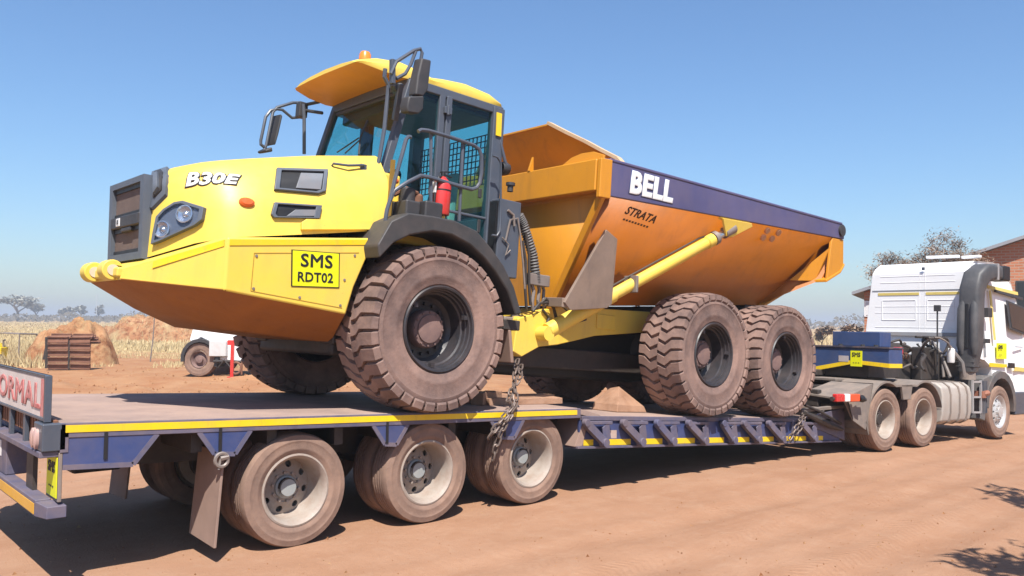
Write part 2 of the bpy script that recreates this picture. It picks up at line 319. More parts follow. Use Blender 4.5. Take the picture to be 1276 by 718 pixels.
def holed_disc(mb, r_in, r_hole_c, r_h, r_out, y_in, y_out, nh=8, mi=0, a_off=0.):
    # conical disc ring with round openings
    yy = lambda r: y_in+(y_out-y_in)*(r-r_in)/(r_out-r_in)
    for k in range(nh):
        a0 = 2*math.pi*k/nh+a_off; da = math.pi/nh; out = []
        for j in range(5): out.append((r_in, a0-da+2*da*j/4))
        for j in range(1, 4): out.append((r_in+(r_out-r_in)*j/4, a0+da))
        for j in range(5): out.append((r_out, a0+da-2*da*j/4))
        for j in range(1, 4): out.append((r_out+(r_in-r_out)*j/4, a0-da))
        O = [Vector((r*math.cos(a), yy(r), r*math.sin(a))) for r, a in out]; m_ = len(O)
        c2 = (r_hole_c*math.cos(a0), r_hole_c*math.sin(a0)); I = []
        for p in O:
            d = Vector((p.x-c2[0], p.z-c2[1])).normalized()*r_h; xx, zz = c2[0]+d.x, c2[1]+d.y; I.append(Vector((xx, yy(math.hypot(xx, zz)), zz)))
        D = [Vector((i.x, i.y+.02, i.z)) for i in I]
        mb.add(O+I+D, [(j, (j+1) % m_, m_+(j+1) % m_, m_+j) for j in range(m_)]+[(m_+j, m_+(j+1) % m_, 2*m_+(j+1) % m_, 2*m_+j) for j in range(m_)], mi)
def bolts(mb, nb, rc, y, r, h, mi=0, off=0):
    for k in range(nb):
        a = 2*math.pi*k/nb+off; mb.lathe([(r, 0), (r, -h), (0, -h)], 6, mi, (rc*math.cos(a), y, rc*math.sin(a)))
def adt_wheel(style):
    w = MB(); w.lathe([(.392, -.255), (.395, -.275), (.384, -.288), (.368, -.283), (.362, -.255), (.352, -.250), (.348, -.215), (.335, -.210), (.330, -.175), (.315, -.165), (.305, -.03), (.27, .0), (.17, .0), (.165, .03)], 56)
    w.lathe([(.392, .255), (.38, .28), (.30, .05), (.0, .05)], 40); bolts(w, 16, .232, 0, .017, .03)
    for k in range(3): a = k*2.1+.4; w.box((.33*math.cos(a)-.02, -.255, .33*math.sin(a)-.02), (.33*math.cos(a)+.02, -.21, .33*math.sin(a)+.02))
    rim = w.build("wheel", RIMD, smooth=40)
    ty = tyre_mb(.765, .388, .30, 34, .045, style).build("tyre", TYRE, rim, smooth=30)
    h = MB(); h.lathe([(.178, .01), (.176, -.085), (.165, -.10), (.13, -.108), (.128, -.122), (.06, -.128), (0, -.128)], 36); bolts(h, 12, .152, -.10, .011, .012)
    hb = h.build("hub_cap", HUBD, rim, smooth=35)
    return rim
def truck_wheel(R, hw, rr, deep, rmat, hmat):
    w = MB(); f = rr
    w.lathe([(f+.012, -.80*hw), (f+.01, -.9*hw), (f-.004, -.93*hw), (f-.014, -.86*hw), (f-.03, -.70*hw), (f-.036, -.1*hw), (f-.045, deep-.03), (f-.055, deep)], 44)
    holed_disc(w, f*.44, f*.655, f*.10, f-.055, deep-.045, deep, 8); w.lathe([(f*.44, deep-.045), (f*.42, deep-.04), (f*.38, deep-.04), (0, deep-.04)], 32)
    w.lathe([(f, .9*hw), (f-.04, .5*hw), (f-.03, deep+.06), (0, deep+.06)], 32); bolts(w, 10, f*.42, deep-.035, .012, .03)
    rim = w.build("wheel", rmat, smooth=40)
    tyre_mb(R, rr+.008, hw, n=60).build("tyre", TYRE2, rim, smooth=40)
    h = MB(); hr = f*.27; h.lathe([(hr*1.25, deep-.04), (hr*1.22, deep-.06), (hr, deep-.07), (hr, .02), (hr*.88, .01), (0, .008)], 28)
    h.build("hub_cap", hmat, rim, smooth=35)
    return rim
# ------------------------------------------------------------------ articulated dump truck (local frame: u to its tail, y across, w up, origin at the front axle)
PHI = .0734; Z0 = 1.757
RA = Matrix.Rotation(PHI, 3, 'Y')
base = RA @ Vector((0, 0, -.755)) + Vector((0, 0, Z0))
ADT = thing("articulated_dump_truck", "large yellow articulated dump truck with golden tipping body, loaded facing backwards on the lowbed trailer", "dump truck", base, (0, PHI, 0))
OFF = (0, 0, .755)
camA = RA.inverted() @ (CAM-Vector((0, 0, Z0)))
def PA(px, py, y):                                    # measured point on a plane across the truck
    d = RA.inverted() @ ray(px, py); return camA+d*((y-camA.y)/d.y)
def PAu(px, py, u):
    d = RA.inverted() @ ray(px, py); return camA+d*((u-camA.x)/d.x)
def part(mb, name, mt, bevel=0., smooth=35., parent=None, **k):
    return mb.build(name, mt, parent or ADT, bevel, smooth, loc=None if parent not in (None, ADT) else OFF, **k)
# wheels
wf = adt_wheel(0); wf.parent = ADT; wf.location = (0, -1.12, .755)
wr = adt_wheel(1); wr.parent = ADT; wr.location = (4.181, -1.12, .755); wr.rotation_euler = (0, .3, 0)
dup(wr, ADT, (5.851, -1.12, .755), (0, .83, 0))
dup(wf, ADT, (0, 1.12, .755), (0, .5, math.pi)); dup(wr, ADT, (4.181, 1.12, .755), (0, .2, math.pi)); dup(wr, ADT, (5.851, 1.12, .755), (0, .6, math.pi))
# ---- bonnet
ST = [(-2.288, .50, .48, .40, 1.03, 1.065), (-2.21, .60, .57, .44, 1.10, 1.14), (-2.06, .83, .70, .52, 1.185, 1.225), (-1.93, .99, .765, .565, 1.23, 1.275), (-1.80, 1.06, .79, .595, 1.27, 1.315), (-1.6, 1.085, .80, .63, 1.325, 1.37), (-1.0, 1.095, .82, .745, 1.475, 1.525), (-.42, 1.10, .83, .86, 1.595, 1.645)]
def hsec(B, T, b, s, c):
    h = [(-B, b), (-(B+(T-B)*.12), b+(s-b)*.33), (-(B+(T-B)*.42), b+(s-b)*.66), (-(T+.035), s-.10), (-T+.01, s-.035), (-T+.09, s), (-T*.6, c-.018), (-T*.25, c-.003)]
    return h+[(0, c)]+[(-y, w) for y, w in h[::-1]]
mb = MB(); secs = [[(u, y, w) for y, w in hsec(B, T, b, s, c)] for u, B, T, b, s, c in ST]; k = len(secs[0])
mb.add([p for q in secs for p in q], [(i*k+j, i*k+j+1, (i+1)*k+j+1, (i+1)*k+j) for i in range(len(secs)-1) for j in range(k-1)]+[tuple(range(k)), tuple(range((len(secs)-1)*k, len(secs)*k))])
hood = part(mb, "bonnet", YEL, smooth=50)
bmh = bmesh.new(); bmh.from_mesh(hood.data); HB = BVHTree.FromBMesh(bmh)
def hit(px, py, B=HB, off=0.):
    d = RA.inverted() @ ray(px, py); p, n, i, dd = B.ray_cast(camA, d)
    if p is None:                                    # grazing ray: closest point of the surface to the ray
        best = None
        for k in range(60):
            q = camA+d*(3+k*.1); pp, nn, ii, ds = B.find_nearest(q)
            if best is None or ds < best[0]: best = (ds, pp, nn)
        p, n = best[1], best[2]
    return p+(n if n.dot(d) < 0 else -n)*off
def dens(pix, k=4): return [(pix[i][0]+(pix[(i+1) % len(pix)][0]-pix[i][0])*t/k, pix[i][1]+(pix[(i+1) % len(pix)][1]-pix[i][1])*t/k) for i in range(len(pix)) for t in range(k)]
def plate(pix, B, off, th, name, mt, parent, bevel=0., pts=None):   # panel that follows the curved body surface
    D_ = dens(pix); k = len(D_); V = []; top = []
    for sc in (1, .75, .5, .25): top += [hit(x, y, B) for x, y in shrink(D_, sc)]
    top.append(hit(*shrink(D_, 0)[0], B)); P = top[:k]; c = sum(P, Vector())/k; n = Vector()
    for i in range(k): n += (P[i]-c).cross(P[(i+1) % k]-c)
    n.normalize()
    if n.dot(camA-c) < 0: n = -n
    V = [p+n*(off+th) for p in top]+[p+n*(off-.03) for p in P]; m_ = len(top)
    Fc = [(q*k+i, q*k+(i+1) % k, (q+1)*k+(i+1) % k, (q+1)*k+i) for q in range(3) for i in range(k)]+[(3*k+i, 3*k+(i+1) % k, m_-1) for i in range(k)]+[(i, m_+i, m_+(i+1) % k, (i+1) % k) for i in range(k)]
    return part(MB().add(V, Fc), name, mt, bevel, parent=parent), n, c
def shrink(pix, k, dx=0, dy=0):
    cx = sum(p[0] for p in pix)/len(pix); cy = sum(p[1] for p in pix)/len(pix); return [(cx+(x-cx)*k+dx, cy+(y-cy)*k+dy) for x, y in pix]
def ring(mb, outer, inner, n, o0, o1):
    k = len(outer); n = Vector(n); A = [p+n*o0 for p in outer]; B_ = [p+n*o1 for p in outer]; C_ = [p+n*o1 for p in inner]; D = [p+n*o0 for p in inner]
    mb.add(A+B_+C_+D, [(q*k+i, q*k+(i+1) % k, ((q+1) % 4)*k+(i+1) % k, ((q+1) % 4)*k+i) for q in range(4) for i in range(k)])
# grille
g = MB(); yb, ub, ut = .455, -2.30, -2.345
fu = lambda w: ub+(ut-ub)*(w-.40)/.66
def gbox(y0, y1, w0, w1, t0, t1): g.hexa([(fu(w0)-t1, y0, w0), (fu(w0)-t0, y0, w0), (fu(w0)-t0, y1, w0), (fu(w0)-t1, y1, w0), (fu(w1)-t1, y0, w1), (fu(w1)-t0, y0, w1), (fu(w1)-t0, y1, w1), (fu(w1)-t1, y1, w1)])
for a in ((-yb, -yb+.085, .385, 1.07), (yb-.085, yb, .385, 1.07), (-yb+.085, yb-.085, .385, .445), (-yb+.085, yb-.085, 1.02, 1.07)): gbox(*a, -.06, .035)
grille = part(g, "grille_frame", GRILL, .012)
g = MB(); gbox(-yb+.08, yb-.08, .44, 1.03, -.05, .0); part(g, "grille_mesh", MESHB, parent=grille)
g = MB(); gbox(-yb+.08, yb-.08, .67, .77, .0, .045); gbox(-.16, .1, .63, .67, .0, .04); part(g, "grille_bar", DKPL, .012, parent=grille)
g = MB()
for w0, w1 in ((.985, 1.022), (.448, .48), (.775, .80), (.635, .668)): gbox(-yb+.09, yb-.09, w0, w1, -.02, .012)
part(g, "grille_slot", BLK, parent=grille)
g = MB(); gbox(.10, .20, .685, .755, .04, .05); part(g, "badge", WHT, .006, parent=grille)
text("B", .055, BLK, grille, (fu(.72)-.051, .15, .72), (0, -1, 0), (0, 0, 1), bold=.001)
# side wing of the grille, head lamp, vents
lobe = [(191, 214), (209.5, 207), (211.5, 211), (209, 245), (192, 262), (188, 262)]
o, n, c = plate(lobe, HB, .0, .03, "grille_wing", GRILL, ADT, .008)
inn = [(196, 217), (204, 214.5), (206, 218), (204.5, 240), (196, 249), (194, 249)]
plate(inn, HB, .035, .004, "wing_recess", DKPL, o); plate([(196.5, 221), (201.5, 219), (202.5, 238), (197, 246)], HB, .042, .02, "wing_louvre", GRILL, o)
HLp = [(191.5, 305.8), (194, 291), (198, 271.5), (207, 262), (220.5, 253.4), (231, 251.5), (257.6, 259.7), (255, 275), (246, 282), (202, 302)]
o, n, c = plate(HLp, HB, .0, .015, "headlight", GRILL, ADT, .006)
outr = [hit(*p) for p in dens(HLp, 2)]; innr = [hit(*p) for p in dens(shrink(HLp, .84), 2)]
mb = MB(); ring(mb, outr, innr, n, -.02, .045); part(mb, "headlight_bezel", GRILL, .005, parent=o)
mb = MB(); mb.ext([p+n*.017 for p in innr], n*.004); part(mb, "headlight_bowl", mat("lamp_bowl", (.16, .18, .22), .3, .1), parent=o)
for (x, y, r) in ((205, 287, .062), (233, 268, .066)):
    cc = hit(x, y)+n*.02; zz = n.to_track_quat('Z', 'Y').to_matrix(); mb = MB()
    mb.lathe([(r*1.12, 0), (r*1.12, .022), (r, .024), (r*.9, .012), (r*.45, .0), (r*.3, .012), (0, .018)], 24, ax='z'); mb.v = [tuple(zz @ Vector(v)+cc) for v in mb.v]
    part(mb, "lamp_reflector", SILV, parent=o)
mb = MB(); mb.ext([p+n*.043 for p in innr], n*.003); part(mb, "lamp_lens", LENS, parent=o)
def vent(pix, lou, bw=.80):
    o, n, c = plate(pix, HB, .0, .006, "bonnet_vent_shade_panel", BLK, ADT)  # flat black panel stands in for the shaded vent opening; louvre coloured as lit
    P = [hit(*p) for p in dens(pix)]; Q = [hit(*p) for p in dens(shrink(pix, bw))]; mb = MB(); ring(mb, P, Q, n, -.01, .028); part(mb, "vent_frame", GRILL, .006, parent=o)
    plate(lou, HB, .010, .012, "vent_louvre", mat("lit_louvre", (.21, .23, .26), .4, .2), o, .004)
vent([(344, 211), (408, 213), (405, 240), (396, 243), (341, 238)], [(374, 217), (402, 218), (399, 238), (368, 236)], .82)
vent([(341, 253), (400, 257), (397, 273), (340, 272), (337, 268)], [(367, 262), (394, 262), (392, 270), (356, 270)], .80)
# amber marker, bonnet latch, lettering
cc = hit(307, 253); n = (hit(307, 253, HB, 1)-cc).normalized(); mb = MB(); mb.lathe([(.05, -.02), (.05, .02), (.035, .034), (0, .036)], 16, ax='z'); zz = n.to_track_quat('Z', 'Y').to_matrix()
mb.v = [tuple(zz @ Vector((v[0]*1.25, v[1]*.8, v[2]))+cc) for v in mb.v]; part(mb, "marker_lamp", ORNG)
def surf_frame(x0, x1, y):
    a, b_ = hit(x0, y), hit(x1, y); c = (a+b_)/2; mid = hit((x0+x1)/2, y); n = (hit((x0+x1)/2, y, HB, 1)-mid).normalized()
    r = (b_-a).normalized(); u = n.cross(r); return mid, r, u, (b_-a).length
m_, r, u_, ln = surf_frame(229, 296, 224)
t1 = text("B30E", .155, BLK, hood, m_, r, u_, bold=.013, shear=.16, sx=1.22, off=.005, wrap=HB); t2 = text("B30E", .155, WHT, hood, m_, r, u_, bold=.006, shear=.16, sx=1.22, off=.010, wrap=HB)
mb = MB(); a, b_ = hit(414, 207, HB, .03), hit(452, 209, HB, .03); mb.tube([hit(414, 207), a, hit(432, 211, HB, .045), b_, hit(452, 209)], .012, 8); mb.box(tuple(hit(452, 209)-Vector((.03, .02, .03))), tuple(hit(452, 209)+Vector((.03, .03, .03)))); part(mb, "bonnet_handle", CABG)
# moulded recess at the lower rear of the bonnet side
plate([(374, 287), (374, 278), (380, 274), (462, 276), (466, 283), (466, 287)], HB, .0, .035, "bonnet_moulding", YEL, ADT, .012)
mb = MB(); mb.uw([(-.46, .80), (-.46, 1.50), (-.43, 1.50), (-.43, .80)], -1.115, -1.08); part(mb, "bonnet_seam", mat("seam_shadow_gap", (.28, .16, .02), .8))
mb = MB()
for w in (1.02, 1.33): mb.lathe([(.026, 0), (.026, .05), (.02, .065), (0, .065)], 12, ax='x', c=(-.40, -1.03, w))
part(mb, "bonnet_stop", ORNG)
# ---- lower front body
Lp = {}
def P3(k, u, y, w): Lp[k] = (u, y, w); Lp[k+'f'] = (u, -y, w)
P3('lt', -2.45, -.42, .30); P3('ct', -1.94, -1.2, .565); P3('st', -.60, -1.2, .755); P3('s2', -.70, -1.2, .56); P3('s3', -.80, -1.2, .30); P3('at', -.86, -1.2, .06)
P3('lb', -2.47, -.42, .20); P3('cb', -1.93, -1.2, .15); P3('b0', -2.10, -.34, .0); P3('b1', -1.60, -.72, -.13); P3('b2', -.70, -.72, -.18)
ks = list(Lp); ix = {k_: i for i, k_ in enumerate(ks)}; F_ = []
for f in ('', 'f'):
    e = lambda *q: F_.append(tuple(ix[z+f] for z in q))
    e('lt', 'lb', 'cb', 'ct'); e('ct', 'cb', 'at', 's3', 's2', 'st'); e('lb', 'b0', 'b1', 'cb'); e('cb', 'b1', 'b2', 'at')
for q in (('lt', 'ltf', 'lbf', 'lb'), ('lb', 'lbf', 'b0f', 'b0'), ('b0', 'b0f', 'b1f', 'b1'), ('b1', 'b1f', 'b2f', 'b2'), ('lt', 'ct', 'ctf', 'ltf'), ('ct', 'st', 'stf', 'ctf'), ('st', 's2', 's3', 'at', 'b2', 'b2f', 'atf', 's3f', 's2f', 'stf')): F_.append(tuple(ix[z] for z in q))
mbL = MB(); und = [i for i, f in enumerate(F_) if {ix['b0'], ix['b1'], ix['b2'], ix['b0f'], ix['b1f'], ix['b2f']} & set(f) and ix['st'] not in f]
for i, f in enumerate(F_): mbL.m.append(1 if i in und else 0)
mbL.v = [Lp[k_] for k_ in ks]; mbL.f = F_
lower = part(mbL, "front_body", [YEL, YSHADE], .018, seg=3)
bml = bmesh.new(); bml.from_mesh(lower.data); LB = BVHTree.FromBMesh(bml)
mb = MB(); mb.uw([(-1.925, .548), (-.625, .735), (-.63, .69), (-1.925, .502)], -1.206, -1.19)
part(mb, "reflective_strip", YBR)
mb = MB(); A_ = Vector(Lp['lt']); B_ = Vector(Lp['ct']); C_ = Vector(Lp['cb']); D_ = Vector(Lp['lb']); nn = (B_-A_).cross(D_-A_).normalized()
if nn.y > 0: nn = -nn
q = lambda s, t: (A_*(1-s)+B_*s)*(1-t)+(D_*(1-s)+C_*s)*t+nn*.002
mb.ext([q(.30, .14), q(.97, .035), q(.97, .16), q(.30, .42)], nn*.004); part(mb, "reflective_strip", YBR)
mb = MB()                                           # bolted access panel outline and screws
for p0, p1 in (((-1.72, .47), (-.78, .60)), ((-1.72, .17), (-.90, .11)), ((-1.72, .17), (-1.72, .47))): mb.beam((p0[0], -1.201, p0[1]), (p1[0], -1.201, p1[1]), .004, .006)
part(mb, "access_panel_seam", mat("seam_line", (.5, .30, .03), .7))
mb = MB()
for u, w in ((-1.70, .45), (-.82, .57), (-1.70, .19), (-.92, .13), (-1.3, .5), (-1.3, .16), (-.9, .35)): mb.lathe([(.012, 0), (.012, -.006), (0, -.007)], 8, c=(u, -1.2, w))
part(mb, "screw_heads", STEEL, kind="stuff")
# towing eyes on the lip
for y in (-.25, .25):
    mb = MB(); mb.beam((-2.36, y, .27), (-2.50, y, .28), .15, .10); mb.lathe([(.085, -.075), (.085, .075)], 20, c=(-2.50, y, .275), cap=True); part(mb, "towing_eye", YEL, .012)
    mb = MB(); mb.lathe([(.045, -.082), (.045, .082)], 16, c=(-2.50, y, .275), cap=True); part(mb, "eye_pin", mat("worn_pin", (.75, .66, .5), .4, .3))
mb = MB(); mb.box((-2.50, -.42, .215), (-2.40, .42, .30)); part(mb, "front_lip", YEL, .02)
# SMS plate
Q = [hit(363, 311, LB), hit(423, 315.5, LB), hit(422.5, 359, LB), hit(362.5, 357, LB)]; n = Vector((0, -1, 0))
pl = part(MB().ext([p+n*.0 for p in Q], n*.006), "fleet_plate", BLK); cq = sum(Q, Vector())/4
part(MB().ext([cq+(p-cq)*.955+n*.006 for p in Q], n*.002), "plate_face", FLUO, parent=pl)
r = (Q[1]-Q[0]).normalized(); u_ = Vector((0, 0, 1)); hh = (Q[0]-Q[3]).length; ww = (Q[1]-Q[0]).length
text("SMS", hh*.50, BLK, pl, cq+Vector((0, -.009, hh*.21)), r, u_, bold=.003, sx=1.13); text("RDT02", hh*.365, BLK, pl, cq+Vector((.0, -.009, -hh*.24)), r, u_, bold=.0025, sx=.98)
# ---- chassis, axles and underbody
mb = MB(); mb.box((-1.0, -.45, -.12), (1.4, .45, .35)); mb.box((-.5, -.7, .2), (1.35, .7, .75)); mb.box((-.35, -.55, -.30), (.9, .55, -.1)); mb.lathe([(.17, -.85), (.17, -.3), (.30, -.2), (.30, .2), (.17, .3), (.17, .85)], 20, cap=True)
part(mb, "front_chassis", DARK, .02)
mb = MB(); mb.box((-.72, -.74, -.30), (1.15, .74, .25)); part(mb, "belly_guard", DARK, .04)
for s in (-1, 1):
    mb = MB(); mb.box((-.74, s*.80, -.20), (-.68, s*.55, .92)); mb.box((-.70, s*.80, .60), (.9, s*.74, .98)); part(mb, "wheel_arch_liner", DARK, .02)
mb = MB(); mb.uw([(1.2, -.40), (4.0, -.42), (6.1, -.20), (6.1, .25), (2.6, .2), (1.2, .0)], -.24, .24); part(mb, "drive_line_housing", mat("shade_black", (.02, .018, .017), .6), .05)  # near-black colour stands in for deep shade under the body
mb = MB(); mb.uw([(2.35, .36), (6.2, .36), (6.2, .78), (2.35, .43)], -.40, .40); part(mb, "body_subframe", DARK, .02)
for u in (4.181, 5.851):
    mb = MB(); mb.lathe([(.16, -.85), (.16, -.3), (.28, -.18), (.28, .18), (.16, .3), (.16, .85)], 20, c=(u, 0, 0), cap=True); part(mb, "rear_axle", DARK)
mb = MB(); pr = [(1.5, -.14), (1.75, -.10), (2.35, -.02), (2.98, .13), (4.1, .26), (6.4, .30), (6.4, .50), (4.2, .52), (2.4, .44), (1.9, .32), (1.5, .22)]
mb.uw(pr, -.52, -.40); mb.uw(pr, .40, .52); mb.box((2.2, -.40, .1), (2.4, .40, .4)); mb.box((4.0, -.40, .28), (4.15, .40, .48)); mb.box((5.8, -.40, .30), (5.95, .40, .48)); mb.beam((4.18, -.56, .12), (5.85, -.56, .02), .12, .16)
part(mb, "rear_chassis", YEL, .012)
mb = MB(); mb.box((2.98, -.535, .22), (3.32, -.515, .40)); part(mb, "chassis_cover", YEL, .01)
mb = MB(); mb.lathe([(.22, -.05), (.22, .75)], 20, ax='z', c=(1.62, 0, -.30), cap=True); mb.box((.9, -.30, -.22), (1.6, .30, .10)); mb.box((1.5, -.35, -.3), (4.1, .35, -.05)); part(mb, "articulation_joint", DARK, .02)
mb = MB(); mb.uw([(1.42, -.14), (1.55, -.19), (1.98, .02), (1.98, .27), (1.85, .33), (1.46, .22)], -.80, -.62); part(mb, "cylinder_lug", YEL, .012)
# ---- fenders
fo = [(-.74, .66), (-.62, .89), (-.45, .985), (-.2, 1.0), (.05, 1.0), (.32, .945), (.52, .80), (.68, .66), (.83, .47), (.95, .22)]
fi = [(-.71, .55), (-.58, .70), (-.42, .79), (-.18, .86), (.03, .86), (.25, .80), (.43, .70), (.58, .585), (.74, .43), (.87, .20)]
for sg in (-1, 1):
    mb = MB(); y0, y1 = sg*1.43, sg*.72; k = len(fo)
    mb.add([(u, y0, w) for u, w in fo]+[(u, y0, w) for u, w in fi]+[(u, y1, w) for u, w in fi]+[(u, y1, w) for u, w in fo], [(a*k+i, a*k+i+1, ((a+1) % 4)*k+i+1, ((a+1) % 4)*k+i) for a in range(4) for i in range(k-1)]+[(0, k, 2*k, 3*k), (k-1, 2*k-1, 3*k-1, 4*k-1)])
    part(mb, "fender", FEND, .02, 50, seg=3)
    mb = MB(); mb.hexa([(.98, sg*1.28, -.26), (1.02, sg*1.28, -.26), (1.02, sg*.86, -.26), (.98, sg*.86, -.26), (.90, sg*1.30, .06), (.94, sg*1.30, .06), (.94, sg*.86, .06), (.90, sg*.86, .06)]); part(mb, "mudflap", FLAP, .008)
    mb = MB(); mb.box((.84, sg*1.3, .06), (1.05, sg*.8, .16)); part(mb, "mudflap_bracket", DARK, .01)
# ---- deck beside the cab
mb = MB(); mb.box((-.42, -.98, .78), (.28, .98, 1.16)); mb.box((-.40, -.85, 1.16), (-.18, .85, 1.44)); part(mb, "engine_deck", YEL, .03)
mb = MB(); mb.box((-.40, -1.30, .98), (-.24, -1.02, 1.13)); mb.box((-.22, -1.34, .98), (-.02, -1.06, 1.15)); mb.lathe([(.07, 0), (.07, .16)], 16, ax='z', c=(-.30, -1.16, 1.1), cap=True); part(mb, "filter_box", DKPL, .02)
mb = MB(); mb.tube([(-.36, -1.02, 1.2), (-.28, -1.10, 1.27), (-.15, -1.08, 1.25), (-.08, -1.02, 1.18)], .022, 8); mb.lathe([(.05, 0), (.05, .07), (.03, .09), (0, .09)], 14, ax='z', c=(-.12, -1.06, 1.16)); part(mb, "hose", RUST)
# ---- cab
ya = .74
cab = MB(); pil = lambda a, b_, w, h: [cab.beam((a[0], s*a[1], a[2]), (b_[0], s*b_[1], b_[2]), w, h, (1, 0, 0)) for s in (-1, 1)]
pil((-.33, ya, 1.40), (-.075, ya-.02, 2.42), .08, .075)
pil((.30, ya, 1.08), (.30, ya-.01, 2.40), .06, .075); pil((.385, ya+.005, 1.0), (.385, ya-.005, 2.38), .06, .07); pil((1.03, ya, .72), (1.03, ya-.01, 2.42), .10, .15)
for s in (-1, 1):
    cab.beam((-.10, s*(ya-.02), 2.40), (1.10, s*(ya-.02), 2.40), .08, .09); cab.beam((-.34, s*ya, 1.43), (.30, s*ya, 1.12), .06, .06); cab.beam((.36, s*(ya), .95), (1.0, s*(ya), .95), .05, .07); cab.beam((.40, s*(ya+.005), 1.22), (.98, s*(ya+.005), 1.22), .03, .03)
cab.beam((-.08, -ya, 2.40), (-.08, ya, 2.40), .08, .10); cab.beam((-.35, -ya, 1.42), (-.35, ya, 1.42), .08, .08); cab.beam((1.06, -ya, 2.40), (1.06, ya, 2.40), .1, .1); cab.box((1.04, -ya, .75), (1.10, ya, 1.25))
cab.box((-.20, -ya+.03, .72), (1.05, ya-.03, .93)); cab.hexa([(-.33, -ya+.03, .9), (.30, -ya+.03, .9), (.30, ya-.03, .9), (-.33, ya-.03, .9), (-.33, -ya+.03, 1.40), (.28, -ya+.03, 1.08), (.28, ya-.03, 1.08), (-.33, ya-.03, 1.40)])
cabo = part(cab, "cab_frame", CABG, .012)
def pane(name, pts, mt=GLASS, parent=None):
    P = [Vector(p) for p in pts]; n = (P[1]-P[0]).cross(P[2]-P[0]).normalized(); return part(MB().ext([p-n*.003 for p in P], n*.006), name, mt, smooth=0, parent=parent or cabo)
pane("windscreen", [(-.33, -.70, 1.46), (-.33, .70, 1.46), (-.085, .68, 2.37), (-.085, -.68, 2.37)])
for s in (-1, 1):
    pane("side_glass", [(-.30, s*ya, 1.46), (-.06, s*(ya-.02), 2.36), (.27, s*(ya-.01), 2.36), (.27, s*ya, 1.16)])
    pane("door_glass", [(.42, s*ya, 1.23), (.42, s*(ya-.01), 2.36), (.96, s*(ya-.01), 2.36), (.96, s*ya, 1.23)]); pane("lower_door_glass", [(.42, s*ya, .98), (.42, s*ya, 1.21), (.96, s*ya, 1.21), (.96, s*ya, .98)])
pane("rear_glass", [(1.07, -.66, 1.28), (1.07, .66, 1.28), (1.07, .66, 2.35), (1.07, -.66, 2.35)])
mb = MB()
for i in range(19): y = -.63+.07*i; mb.beam((1.035, y, 1.62), (1.035, y, 2.16), .010, .010)
for i in range(9): w = 1.62+.0675*i; mb.beam((1.035, -.64, w), (1.035, .64, w), .010, .010)
part(mb, "window_guard", DKPL, smooth=0, parent=cabo)
mb = MB(); mb.box((.84, -ya-.022, 1.42), (.88, -ya+.0, 1.52)); mb.box((.86, -ya-.012, 1.06), (.90, -ya+.0, 1.20)); part(mb, "door_handle", DKPL, .006, parent=cabo)
mb = MB(); mb.hexa([(.985, -ya-.06, 2.11), (1.055, -ya-.06, 2.11), (1.055, -ya-.052, 2.11), (.985, -ya-.052, 2.11), (.985, -ya-.05, 2.36), (1.055, -ya-.05, 2.36), (1.055, -ya-.04, 2.36), (.985, -ya-.04, 2.36)]); part(mb, "reflective_strip", YBR, parent=cabo)
for w in (2.22, 1.55):
    mb = MB(); mb.box((.31, -ya-.055, w-.035), (.40, -ya-.02, w+.035)); mb.lathe([(.014, -.05), (.014, .05)], 10, ax='z', c=(.35, -ya-.055, w), cap=True); part(mb, "door_hinge", CABG, .005, parent=cabo)
# interior
mb = MB(); mb.box((.50, -.28, .95), (.95, .28, 1.20)); mb.hexa([(.82, -.26, 1.18), (.94, -.26, 1.18), (.94, .26, 1.18), (.82, .26, 1.18), (.93, -.22, 1.78), (1.0, -.22, 1.78), (1.0, .22, 1.78), (.93, .22, 1.78)]); part(mb, "driver_seat", SEAT, .05, parent=cabo)
mb = MB(); mb.box((-.20, -.62, 1.0), (.02, .62, 1.36)); mb.tube([(.0, 0, 1.25), (.18, 0, 1.50)], .03); part(mb, "dashboard", DKPL, .03, parent=cabo); mb = MB(); mb.box((-.12, -.66, 2.30), (1.05, .66, 2.35)); part(mb, "headliner", DKPL, .02, parent=cabo)
mb = MB(); mb.tube([(.2+.08*math.cos(a), .20*math.sin(a), 1.52+.17*math.cos(a)) for a in [2*math.pi*i/20 for i in range(20)]], .016, 6, closed=True); part(mb, "steering_wheel", DKPL, parent=cabo)
mb = MB(); mb.box((-.06, -.60, 2.20), (.14, .60, 2.36)); part(mb, "sun_blind", DKPL, .02, parent=cabo)
for a, b_ in (((420, 190), (447, 172)), ((430, 191), (450, 173))):
    mb = MB(); p0 = PAu(*a, -.335); p1 = PAu(*b_, -.27); mb.tube([p0, p1], .008, 6); part(mb, "wiper", DKPL, parent=cabo)
mb = MB(); mb.tube([PAu(447, 193, -.36), PAu(449, 172, -.29), PAu(458, 150, -.235)], .010, 6); part(mb, "wiper_arm", DKPL, parent=cabo)
# roof with visor
rs = [(-.63, .62, 2.475, 2.505), (-.60, .66, 2.465, 2.52), (-.42, .71, 2.435, 2.575), (-.2, .735, 2.42, 2.60), (.05, .74, 2.44, 2.575), (.18, .74, 2.445, 2.545), (.36, .74, 2.445, 2.575), (.60, .74, 2.445, 2.60), (.92, .735, 2.445, 2.58), (1.08, .72, 2.445, 2.535), (1.14, .68, 2.445, 2.46)]
mb = MB(); R_ = []
for u, hw, lo, hi in rs: R_.append([(u, -hw, lo), (u, -hw-.012, (lo+hi)/2-.01), (u, -hw+.02, hi-.03), (u, -hw+.10, hi), (u, -hw*.5, hi+.022), (u, 0, hi+.032), (u, hw*.5, hi+.022), (u, hw-.10, hi), (u, hw-.02, hi-.03), (u, hw+.012, (lo+hi)/2-.01), (u, hw, lo), (u, hw*.5, lo+.015), (u, 0, lo+.02), (u, -hw*.5, lo+.015)])
